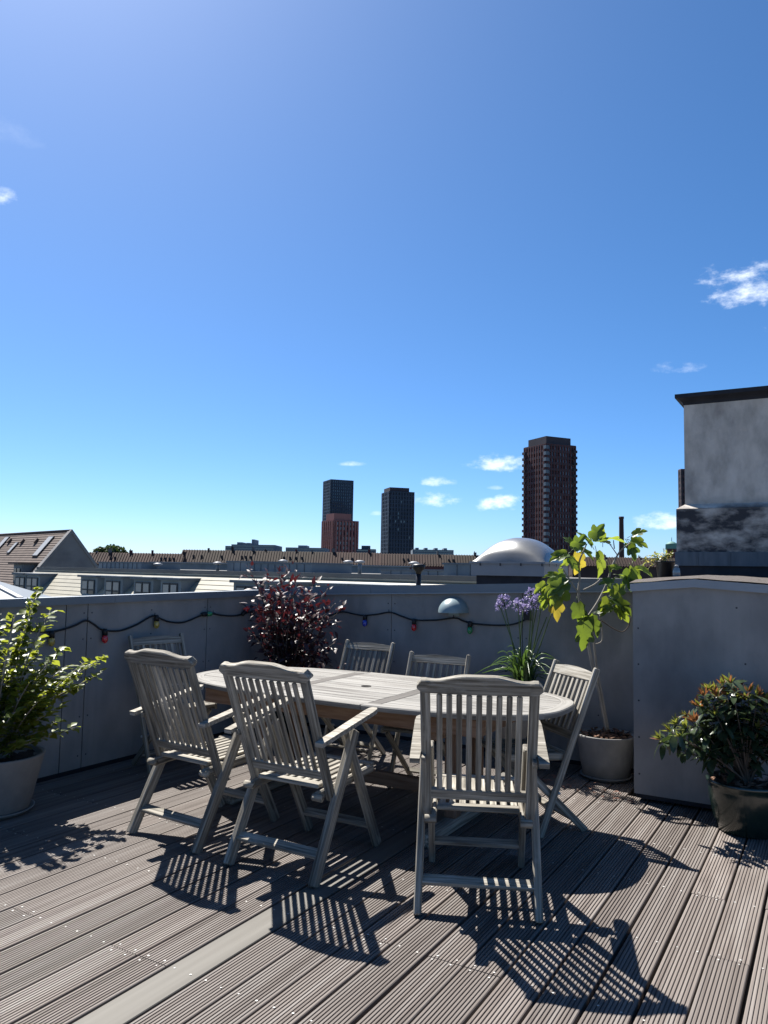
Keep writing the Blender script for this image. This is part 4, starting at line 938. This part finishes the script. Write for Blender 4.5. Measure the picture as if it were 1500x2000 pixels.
# ---- little pot with a yellowing plant on the box roof
p = on_y(1299, 1127, 6.35); zr = zbx(p.x)+.082
p = Vector((p.x, 6.35, zr))
hgt = on_y(1299, 1096, 6.35).z-zr; rr = .07*1.05
pot('planter', p, [(rr*.72, 0), (rr*.75, .004), (rr*.95, hgt*.9), (rr*1.05, hgt*.92), (rr*1.05, hgt), (rr*.92, hgt), (rr*.88, hgt*.9), (0, hgt*.88)], M['black'], 'small black plastic pot standing on the box roof beside the chimney', 'planter', hgt*.9, rr*.86, n=28)
yp = empty('yellowing_plant', p+Vector((0, 0, hgt*.9)), label='trailing pale yellow plant in the small black pot on the box roof', cat='plant')
base = yp.location.copy(); br = MB(); leaves = []; LP = [ovate('leaf', M['leaf_pale'], .6, .1, .25), ovate('leaf', M['leaf_y'], .55, .1, .25)]
for (px, py) in ((1285, 1082), (1295, 1072), (1305, 1076), (1312, 1080), (1290, 1090), (1275, 1084), (1262, 1086), (1250, 1096), (1245, 1108), (1270, 1092), (1300, 1085), (1258, 1118), (1310, 1090), (1268, 1100)):
    tip = on_y(px, py, 6.3+rnd.uniform(-.05, .05))-base; path_ = bez((0, 0, -.005), tip, (0, 0, .05), 8); br.tube(path_, .0018, 4)
    for k in range(9):
        i = rnd.randint(3, 7); d = rv(1); d.normalize(); leaves.append((LP[0] if rnd.random() < .65 else LP[1], frame(path_[i]+rv(.01), d, Vector((0, 0, 1))+rv(.5), rnd.uniform(.018, .036))))
br.build('stems', M['stem_g'], yp); put_leaves(yp, leaves, 200)
q = on_y(1321, 1124, 6.3); zq = zbx(q.x)+.083
jar = empty('glass_jar', (q.x, 6.3, zq), label='small pale glass lantern jar on the box roof next to the black pot', cat='jar')
MB().lathe([(.022, 0), (.028, .006), (.030, .05), (.024, .072), (.016, .080)], (0, 0, 0), 16).build('body', M['glassb'], jar)
MB().lathe([(.018, .080), (.019, .094), (.012, .098), (0, .099)], (0, 0, 0), 16).build('lid', M['whitepaint'], jar)

# ================================================================== the city beyond
GZ = -20.0
def hit(px, py, P0, n): d = ray(px, py); n = Vector(n); return CAM+d*((Vector(P0)-CAM).dot(n)/d.dot(n))
def local(root, *vs): return [Vector(v)-root.location for v in vs]
def courses(root, name, p_top0, p_top1, down, nrows, mt, step=.04):
    """stepped rows of tiles from the top edge (p_top0..p_top1) along 'down' (full slope vector)"""
    b = MB(); a0, a1 = local(root, p_top0, p_top1); dv = Vector(down)/nrows; n = (a1-a0).cross(dv).normalized()
    if n.z < 0: n = -n
    al = (a1-a0)
    for r in range(nrows):
        q0, q1 = a0+dv*r, a1+dv*r
        vs = [q0, q1, q1+dv*1.06+n*step, q0+dv*1.06+n*step, q0-n*.05, q1-n*.05, q1+dv*1.06, q0+dv*1.06]
        b.hexa([vs[4], vs[5], vs[6], vs[7], vs[0], vs[1], vs[2], vs[3]])
    return b.build(name, mt, root, kind='stuff')

# ---- gabled house at the left
G = at(140, 1037, 84); r_ = (HR*-.71+HF*.704).normalized(); g_ = (HR*.704+HF*.71).normalized()
hs = empty('gabled_house', (G.x, G.y, GZ), label='gabled house with a brown tiled roof and roof windows at the left', cat='house')
w_, dr_ = 9.8, 12.4; RLN = 52; sd1 = -g_*w_-Z*dr_; sd2 = g_*w_-Z*dr_
A_, N1, N2 = G-Z*.12, G+sd1*.97-Z*.15, G+sd2*.97-Z*.15
def gable(o_): return [o_+A_, o_+N1, o_+Vector((N1.x-0, N1.y, GZ)), o_+Vector((N2.x, N2.y, GZ)), o_+N2]
z3 = Vector((0, 0, 0)); fa = local(hs, A_, N1, Vector((N1.x, N1.y, GZ)), Vector((N2.x, N2.y, GZ)), N2); fb = [v+r_*RLN for v in fa]
bw = MB(); bw.add(fa+fb, [(0, 1, 2, 3, 4), (9, 8, 7, 6, 5), (1, 6, 7, 2), (4, 3, 8, 9)]).build('walls', M['stucco'], hs)
fo = -r_*.25
courses(hs, 'roof_tiles', G+fo+r_*.5, G+r_*RLN, sd1, 46, M['tile_b'], .05); courses(hs, 'roof_tiles', G+r_*RLN, G+fo+r_*.5, sd2, 46, M['tile_b'], .05)
for sdv in (sd1, sd2):
    b = MB(); p0 = local(hs, G-r_*.12)[0]; b.obox(p0-Z*.3, r_*.75, sdv*1.02, Z*.5); b.build('verge', M['stucco'], hs)
b = MB(); b.tube([local(hs, G+r_*.4+Z*.02)[0], local(hs, G+r_*RLN+Z*.02)[0]], .16, 8).build('ridge', M['tile_b'], hs)
nr = r_.cross(sd1).normalized(); nr = nr if nr.z > 0 else -nr; sl_ = sd1.normalized()
def skylight(px, py, wd, ln):
    c = local(hs, hit(px, py, G, nr))[0]+nr*.06; e = r_
    MB().obox(c-e*wd/2-sl_*ln/2, e*wd, sl_*ln, nr*.10).build('roof_window', M['frame_d'], hs)
    MB().obox(c-e*(wd/2-.10)-sl_*(ln/2-.10)+nr*.101, e*(wd-.2), sl_*(ln-.2), nr*.02).build('pane', M['frame_w'], hs.children[-1])
skylight(86, 1068, 1.5, 2.9); skylight(26, 1071, .9, 1.7); skylight(3, 1065, 1.4, 2.6)
for px, py in ((20, 1058), (45, 1059), (72, 1058)):
    c = local(hs, hit(px, py, G, nr))[0]; MB().obox(c-r_*.25-sl_*.3, r_*.5, sl_*.55, nr*.3).build('vent_tile', M['tile_b'], hs)
# dormer near the verge
c = local(hs, hit(31, 1140, G, nr))[0]; fw_ = -g_; dz = 2.1
dmr = MB().obox(c-r_*1.15-fw_*.1, r_*2.3, -fw_*4.0, Z*dz); dmr.build('dormer', M['lead'], hs); dd_ = hs.children[-1]
for k in (-1, 1): MB().obox(c+r_*(.5*k-.36)+fw_*.06-fw_*.1+Z*.35, r_*.72, fw_*.05, Z*1.3).build('window_pane', M['glass'], dd_)
MB().obox(c-r_*1.5+fw_*.4+Z*dz, r_*3.0, -fw_*5.0, Z*.2).build('dormer_roof', M['tile_b'], hs)

# ---- hipped rooflight close behind the left parapet
q0, q1 = at(-60, 1118, 10.5), at(40, 1170, 9.5)
hr = empty('hipped_rooflight', (q1.x, q1.y, GZ), label='low grey hipped roof with a pale hip edge just behind the left parapet', cat='roof')
e0, e1, e2, e3 = local(hr, q0, q1, at(-120, 1190, 8.6), at(150, 1180, 12.5))
MB().add([e0, e2, e1], [(0, 1, 2)]).build('glazed_slope', M['lead'], hr); MB().add([e0, e1, e3], [(0, 1, 2)]).build('slate_slope', M['lead'], hr)
MB().beam(e0, e1, .07, .05, (0, 0, 1)).build('hip_edge', M['frame_w'], hr)
g0 = Vector((0, 0, 0)); mb_ = MB(); mb_.add([e2, e1, e3, Vector((e2.x, e2.y, 0)), Vector((e1.x, e1.y, 0)), Vector((e3.x, e3.y, 0))], [(0, 3, 4, 1), (1, 4, 5, 2)]).build('walls', M['stucco'], hr)

# ---- long building with the pale mansard and dormers
ZT = 1.02
def zplane(px, depth, z): q = at(px, 1100, depth); return Vector((q.x, q.y, z))
mL, mR = zplane(70, 60, ZT), zplane(1000, 31.5, ZT); e_ = (mR-mL).normalized(); n_ = Vector((e_.y, -e_.x, 0)); n_ = n_ if n_.dot(HF) < 0 else -n_
mb = empty('mansard_building', (mL.x, mL.y, GZ), label='long building with a pale tiled mansard, dark dormers and a flat grey roof', cat='building')
OUT, DWN = 3.6, 3.3; slope = n_*OUT-Z*DWN; LEN = (mR-mL).length
courses(mb, 'roof_tiles', mL, mR, slope, 13, M['tile_p'], .025)
q = local(mb, mL)[0]
MB().obox(q-Z*5-n_*12+n_*.0, e_*LEN, n_*11.96, Z*5.0).build('attic', M['roofgrey'], mb)
MB().obox(Vector((0, 0, 0))-n_*12, e_*LEN, n_*(12+OUT-.05), Z*(ZT-DWN-GZ)).build('walls', M['wallcream'], mb)
MB().obox(q-n_*.35, e_*LEN, n_*.28, Z*.30).build('roof_upstand', M['roofgrey'], mb)
MB().obox(q-n_*12, e_*LEN, n_*11.6, Z*.26).build('flat_roof', M['roofgrey'], mb)
MB().obox(q-n_*.02+Z*.0, e_*LEN, n_*.10, Z*.07).build('gutter_edge', M['tile_p'], mb)
def along(px):                                           # distance along the eaves for a photo column
    lo, hi = -20.0, LEN+20
    for _ in range(40):
        md = (lo+hi)/2; v = mL+e_*md-CAM; X = 750+1500*v.dot(RT)/v.dot(FW)
        if X < px: lo = md
        else: hi = md
    return lo
def dormer(px0, px1, panes=2, off=1.5):
    a, b_ = along(px0), along(px1); wd = b_-a; o_ = q+e_*a+n_*off; top = -.30
    d_ = MB().obox(o_-Z*2.0-n_*off, e_*wd, n_*off, Z*(2.0+top)).build('dormer', M['zincbox'], mb)
    MB().obox(o_-e_*.12-n_*(off+.1)+Z*top, e_*(wd+.24), n_*(off+.3), Z*.14).build('dormer_roof', M['lead'], d_)
    pw_ = (wd-.5)/panes
    for k in range(panes):
        c0_ = o_+e_*(.25+k*pw_)-Z*1.75
        MB().obox(c0_, e_*(pw_-.06), n_*.05, Z*1.28).build('window_frame', M['frame_d'], d_)
        for hh in (0, 1):
            MB().obox(c0_+e_*.09+n_*.051+Z*(.08+hh*.60), e_*(pw_-.24), n_*.012, Z*(.50 if hh == 0 else .5)).build('pane', M['glassb'] if (k+hh) % 2 == 0 or k == 0 else M['glass'], d_)
for a, b_ in ((68, 92), (90, 118), (199, 232), (246, 282), (304, 342), (357, 397), (500, 552), (560, 622), (668, 724), (735, 803)): dormer(a, b_)
def roofbox(px0, px1, ytop, back, name, label, mt='zincbox', dpt=3.0, lid=True):
    a, b_ = along(px0), along(px1); o_ = mL+e_*a-n_*back; base_ = Vector((o_.x, o_.y, ZT+.26))
    md = o_+e_*((b_-a)/2); dep = (md-CAM).dot(HF); zt_ = at((px0+px1)/2, ytop, dep).z
    rt_ = empty(name, base_, label=label, cat='roof housing'); hgt_ = max(zt_-base_.z, .3); wd = b_-a
    MB().obox((0, 0, 0), e_*wd, -n_*dpt, Z*(hgt_-.08)).build('casing', M[mt], rt_)
    if lid: MB().obox(-e_*.06+n_*.06+Z*(hgt_-.08), e_*(wd+.12), -n_*(dpt+.12), Z*.08).build('lid', M['lead'], rt_)
    k_ = max(int(wd/.55), 2)
    for i in range(1, k_): MB().obox(e_*(wd*i/k_)+n_*.03, e_*.03, -n_*.03, Z*(hgt_-.085)).build('seam', M['lead'], rt_)
roofbox(179, 262, 1097, .5, 'roof_housing', 'wide dark blue-clad roof housing beside the gabled house')
roofbox(352, 404, 1094, 3.5, 'roof_housing', 'small blue-clad roof housing at the back of the flat roof, left of the shrub', dpt=2)
roofbox(466, 592, 1098, .6, 'roof_housing', 'longest blue-clad roof housing, partly behind the red shrub')
roofbox(640, 700, 1110, 4.0, 'roof_housing', 'low blue-clad roof housing below the red brick tower', dpt=2)
roofbox(740, 835, 1111, 3.0, 'roof_housing', 'low dark roof housing behind the black vent cowl', dpt=2)
roofbox(848, 926, 1099, .7, 'roof_housing', 'blue-clad roof housing next to the domed rooflight')
roofbox(768, 812, 1094, 9.0, 'roof_housing', 'pale grey roof housing below the dark blue tower', 'whitepaint', 2)
# mushroom vents
vent0 = None
for i, (px, py, bk_, lab) in enumerate(((268, 1099, 1.5, 'white roof vent right of the widest blue housing'), (346, 1096, 3, 'white roof vent left of the small blue housing'), (424, 1091, 5, 'white roof vent below the far grey office block'), (528, 1092, 6, 'left of two white roof vents above the longest housing'), (551, 1092, 6, 'right of two white roof vents above the longest housing'), (636, 1094, 7, 'white roof vent left of the red brick tower foot'), (747, 1102, 6, 'white roof vent below the dark blue tower'))):
    a = along(px); o_ = mL+e_*a-n_*bk_; dep = (o_-CAM).dot(HF); zt_ = at(px, py, dep).z-(ZT+.26)
    rt_ = empty('roof_vent', (o_.x, o_.y, ZT+.26), label=lab, cat='vent', group='white mushroom vents on the flat roof')
    MB().tube([(0, 0, 0), (0, 0, max(zt_-.1, .1))], .11, 10).build('pipe', M['zincbox'], rt_)
    MB().lathe([(.11, zt_-.18), (.30, zt_-.12), (.30, zt_-.06), (.15, zt_), (0, zt_+.02)], (0, 0, 0), 14).build('hat', M['whitepaint'], rt_)

# ---- plain blocks behind: helper with parts
def block(name, label, px0, px1, ytop, depth, mt, dep=14, bands=None, cap=None, cat='building', roofslope=None, dorm=None, chim=()):
    p0, p1 = at(px0, ytop, depth), at(px1, ytop+.0169*(px1-px0), depth); zt_ = p0.z
    rt_ = empty(name, (p0.x, p0.y, GZ), label=label, cat=cat); e2_ = Vector((p1.x-p0.x, p1.y-p0.y, 0)); wd = e2_.length; e2_.normalize(); n2_ = -HF; s = depth/1500
    H_ = zt_-GZ
    if roofslope:                                        # pitched roof: ridge at the top, eaves roofslope px lower
        dz_ = roofslope*s; run = dz_*1.1
        MB().obox(n2_*0, e2_*wd, -n2_*(2*run), Z*(H_-dz_)).build('walls', M[mt], rt_)
        b = MB(); a0 = Z*(H_-dz_)+n2_*.3-Z*.3; a1 = Z*H_-n2_*run; a2_ = Z*(H_-dz_)-n2_*(2*run+.3)-Z*.3
        b.add([a0, a0+e2_*wd, a1+e2_*wd, a1, a2_, a2_+e2_*wd], [(0, 1, 2, 3), (3, 2, 5, 4), (0, 3, 4), (1, 5, 2)]).build('roof', M['tile_r'], rt_)
        rfo = rt_.children[-1]
        k_ = int(wd/(5.2*s))
        rb = MB()
        for i in range(k_):                              # rolled seams down the slope
            x = wd*(i+.5)/k_; rb.beam(a0+e2_*x+Z*.06, a1+e2_*x+Z*.06, 1.5*s, 1.0*s, (0, 0, 1), ch=0)
        rb.build('tile_rolls', M['tile_r'], rfo, kind='stuff')
        if dorm:
            for fx in dorm:
                c = a0.lerp(a1, .48)+e2_*wd*fx; MB().obox(c+n2_*.1, e2_*3.6*s, -n2_*4*s, Z*3.6*s).build('dormer', M['frame_d'], rfo)
        for fx in chim:
            c = a1+e2_*wd*(fx+random.uniform(-.02, .02))-Z*1; cw = random.uniform(2.5, 6.5); chh = random.uniform(2.5, 7.5); MB().obox(c, e2_*cw*s, -n2_*4*s, Z*(1+chh*s)).build('chimney', M[random.choice(['stack', 'brick_r', 'roofgrey'])], rt_)
            if cw > 4: MB().tube([c+e2_*cw*.3*s-n2_*2*s+Z*(1+chh*s-.1), c+e2_*cw*.3*s-n2_*2*s+Z*(1+chh*s+2.5*s)], .8*s, 6).build('chimney_pot', M['tile_r'], rt_)
    else:
        MB().obox((0, 0, 0), e2_*wd, -n2_*dep, Z*H_).build('walls', M[mt], rt_)
        if cap: MB().obox(Z*H_-e2_*.2+n2_*.2, e2_*(wd+.4), -n2_*(dep+.4), Z*cap[1]*s).build('roof_edge', M[cap[0]], rt_)
        if bands:
            b = MB()
            for i in range(bands): b.obox(n2_*.05+Z*(H_-(4+5*i)*s)+e2_*wd*.03, e2_*wd*.94, -n2_*.05, Z*2.2*s)
            b.build('window_band', M['glass'], rt_, kind='stuff')
        for (fx, fw2, fh) in chim: MB().obox(Z*H_+e2_*wd*fx-n2_*dep*.2, e2_*wd*fw2, -n2_*dep*.5, Z*fh*s).build('plant_room', M[mt], rt_)
    return rt_
block('flat_roofed_building', 'dark flat-roofed building with a pale roof edge beyond the dormers', 296, 800, 1099, 92, 'zincbox', 10, cap=('whitepaint', 2.2))
block('tiled_roof_building', 'red-brown tiled terrace right of the gabled house, below the tree', 150, 356, 1078, 150, 'stack', roofslope=19, dorm=[.78, .82, .86, .90, .30, .34], chim=(.68, .28, .96, .12, .45))
block('tiled_roof_building', 'long red-brown tiled terrace below the far grey blocks', 350, 745, 1073, 165, 'stack', roofslope=24, dorm=[.06, .10, .20, .30, .32, .345, .51, .54, .57, .60, .8, .85], chim=(.12, .24, .33, .42, .55, .66, .75, .92))
block('tiled_roof_building', 'brick-red tiled terrace left of the acrylic dome', 742, 965, 1081, 135, 'brick_r', roofslope=20, dorm=[.2, .24, .6, .64], chim=(.49, .85))
block('dark_roofed_building', 'low dark roofed building behind the fig tree', 1118, 1335, 1087, 120, 'stack', roofslope=14, chim=(.3, .6))
block('office_block', 'stepped grey office block on the skyline left of the towers', 452, 537, 1063, 420, 'farblue', 30, bands=3, chim=((.08, .12, 5), (.30, .08, 4), (.42, .06, 11)))
block('office_block', 'small pale block at the left end of the far grey offices', 440, 452, 1066, 425, 'farblue', 20, bands=2)
block('office_block', 'low grey block just left of the red brick tower', 558, 636, 1069, 430, 'farblue', 30, bands=3, chim=((.28, .22, 5),))
block('office_block', 'dark low block between the red tower and the dark blue tower', 696, 734, 1072, 420, 'steelblue', 20, bands=2, chim=((.25, .45, 7),))
block('office_block', 'long low grey-green block right of the dark blue tower', 806, 886, 1073, 430, 'farblue', 30, bands=2, chim=((.08, .08, 4), (.3, .08, 4), (.55, .08, 4), (.78, .08, 4)))

def tower(name, label, pxl, pxc, pxr, ytop, depth, floors, nl, nr_, pier, core, spandrel, crown=None, pw=.42, sp=.30, win=None, proud=.9, zb=GZ, corner=False):
    """slab tower with its near corner at column pxc; piers and spandrels stand proud of a glass core"""
    c = at(pxc, ytop, depth); s = depth/1500; Xc = (c-CAM).dot(HR); Dc = (c-CAM).dot(HF); ul, ur = Xc/Dc+(pxl-pxc)/1500, Xc/Dc+(pxr-pxc)/1500
    lo_, hi_ = .02, 1.55                                   # turn of the square plan that gives this outline
    for _ in range(60):
        th = (lo_+hi_)/2; sl1 = (Xc-ul*Dc)/(math.cos(th)+ul*math.sin(th)); dn_ = math.sin(th)-ur*math.cos(th); sl2 = (ur*Dc-Xc)/dn_ if dn_ > 1e-4 else 1e9
        if sl2 > sl1: lo_ = th
        else: hi_ = th
    side = sl1; ld = HR*-math.cos(th)+HF*math.sin(th); rd = HR*math.sin(th)+HF*math.cos(th); H_ = c.z-zb
    rt_ = empty(name, (c.x, c.y, zb), label=label, cat='tower')
    ins = proud
    MB().obox((ld+rd)*ins, ld*(side-2*ins), rd*(side-2*ins), Z*(H_-.5)).build('glazed_core', M[core], rt_)
    fh = H_/floors; pr = MB(); spn = MB(); ac = MB()
    for (d0, d1, nb) in ((ld, rd, nl), (rd, ld, nr_)):    # d0 runs along the face, d1 into the building
        bwid = side/nb
        for k in range(nb+1):
            w2 = bwid*pw; x = min(max(k*bwid-w2/2, 0), side-w2); pr.obox(d0*x, d0*w2, d1*(ins+.1), Z*H_)
        for f in range(floors+1): spn.obox(d0*.05+d1*.12+Z*max(f*fh-fh*sp/2, 0), d0*(side-.1), d1*ins, Z*fh*sp)
        if win:
            for f in range(floors):
                for k in range(nb):
                    if random.random() < win: ac.obox(d0*(k*bwid+bwid*pw*.6)+d1*(ins-.12)+Z*(f*fh+fh*.2), d0*bwid*(1-pw*1.2), d1*.1, Z*fh*.6)
    pr.build('piers', M[pier], rt_, kind='stuff'); spn.build('spandrels', M[spandrel], rt_, kind='stuff')
    if win: ac.build('bright_windows', M['towerglass'], rt_, kind='stuff')
    if corner:                                            # glazed corner bays, one per storey
        cb = MB()
        for f in range(floors): cb.obox(-(ld+rd)*.25+Z*(f*fh+fh*.26), ld*side*.10, rd*side*.10, Z*fh*.56)
        cb.build('corner_bays', M['steelrib'], rt_, kind='stuff')
        bl = MB()
        for f in range(1, floors):
            for (d0, d1) in ((ld, rd), (rd, ld)): bl.obox(d0*side*.88-d1*1.5+Z*(f*fh-fh*.05), d0*side*.12, d1*1.5, Z*fh*.42)
        bl.build('balconies', M['brick_d'], rt_, kind='stuff')
    # far sides
    MB().obox(ld*side-ld*.3+rd*.2, ld*.3, rd*(side-.2), Z*H_).build('side_wall', M[pier], rt_); MB().obox(rd*side-rd*.3+ld*.2, rd*.3, ld*(side-.2), Z*H_).build('side_wall', M[pier], rt_)
    MB().obox(Z*H_, ld*side, rd*side, Z*.4).build('roof', M[pier], rt_)
    if crown:
        f0, f1, h_, cm = crown; MB().obox(Z*(H_+.4)+(ld+rd)*side*f0, ld*side*(f1-f0), rd*side*(f1-f0), Z*h_*s).build('penthouse', M[cm], rt_)
    return rt_
random.seed(3)
tower('residential_tower', 'tallest tower, dark red brick with a window grid, above the dome', 1022, 1066, 1126, 867, 620, 25, 9, 11, 'brick_r', 'brick_d', 'brick_d', (.06, .86, 16, 'brick_d'), .40, .42, .62, corner=True)
tower('residential_tower', 'dark gridded tower rising behind the red brick tower', 631, 646, 691, 937, 760, 36, 6, 11, 'steelblue', 'glass', 'steelblue', None, .42, .40, .8)
tower('residential_tower', 'short red brick tower in front of the dark gridded one', 628, 651, 701, 1017, 560, 16, 6, 8, 'brick_rr', 'brick_d', 'brick_r', (.05, .72, 14, 'brick_rr'), .48, .34, .75)
tower('residential_tower', 'dark blue ribbed tower in the middle of the skyline', 745, 760, 810, 960, 680, 26, 5, 9, 'steelblue', 'steelblue', 'steelblue', (.04, .80, 8, 'brick_d'), .45, .30, .10)
tower('residential_tower', 'dark tower half hidden behind the chimney block', 1324, 1330, 1372, 918, 560, 22, 4, 9, 'brick_d', 'glass', 'brick_r', None, .4, .4, .3)

# ---- factory stack and copper turret
p = at(1214, 1090, 260); s = 260/1500; zt_ = at(1214, 1009, 260).z-GZ
st = empty('factory_stack', (p.x, p.y, GZ), label='tall thin dark brick factory stack behind the fig tree', cat='chimney stack')
MB().lathe([(6.2*s, 0), (5.3*s, zt_*.6), (4.3*s, zt_-6*s), (4.3*s, zt_-5*s)], (0, 0, 0), 20).build('shaft', M['stack'], st)
MB().lathe([(4.3*s, zt_-5*s), (5.0*s, zt_-4*s), (5.0*s, zt_), (3.2*s, zt_), (3.2*s, zt_-3*s)], (0, 0, 0), 20).build('rim', M['stack'], st)
p = at(1312, 1072, 210); s = 210/1500; zt_ = at(1312, 1066, 210).z-GZ
ct = empty('copper_turret', (p.x, p.y, GZ), label='green copper-topped turret beside the chimney block', cat='turret')
MB().box((-9*s, -9*s, 0), (9*s, 9*s, zt_-6*s)).build('brick_base', M['brick_r'], ct)
MB().box((-10*s, -10*s, zt_-6*s), (10*s, 10*s, zt_+2*s)).build('copper_storey', M['copper'], ct)
MB().lathe([(12*s, zt_+2*s), (11*s, zt_+4*s), (4*s, zt_+8*s), (0, zt_+9*s)], (0, 0, 0), 8).build('copper_roof', M['copper'], ct)
MB().tube([(0, 0, zt_+8*s), (0, 0, zt_+17*s)], .6*s, 6).build('finial', M['copper'], ct)

# ---- tree beyond the roofs
def tree(px0, px1, ytop, ybase, depth, label):
    p = at((px0+px1)/2, ybase, depth); s = depth/1500; tr = empty('broadleaf_tree', (p.x, p.y, GZ), label=label, cat='tree'); zb_2 = p.z-GZ; wd = (px1-px0)/2*s
    MB().tube([(0, 0, 0), (.2, .1, zb_2*.6), (0, 0, zb_2)], [.5, .4, .25], 8).build('trunk', M['bark_d'], tr)
    b = MB(); zt2 = at((px0+px1)/2, ytop, depth).z-GZ; hh = zt2-zb_2
    blobs = [(HR*rnd.uniform(-.8, .8)*wd+HF*rnd.uniform(-.6, .6)*wd+Z*(zb_2+hh*rnd.uniform(-1.5, .55)), wd*rnd.uniform(.22, .42)) for _ in range(26)]
    for c, r in blobs:
        MBt = c; 
        for _ in range(190):
            d = rv(1); d.normalize(); q = c+Vector((d.x, d.y, d.z*.8))*r*rnd.uniform(.6, 1.05)
            if q.z > zt2: q.z = zt2-rnd.random()*.3
            mx = frame(q, rv(), rv(), rnd.uniform(.25, .5)); b.add([mx @ Vector(v) for v in ((-.5, 0, 0), (.5, 0, .1), (.35, 1, 0), (-.35, .9, .15))], [(0, 1, 2, 3)])
    b.build('crown', M['tree'], tr)
tree(194, 250, 1065, 1080, 175, 'dark green tree crown on the skyline right of the gabled house')
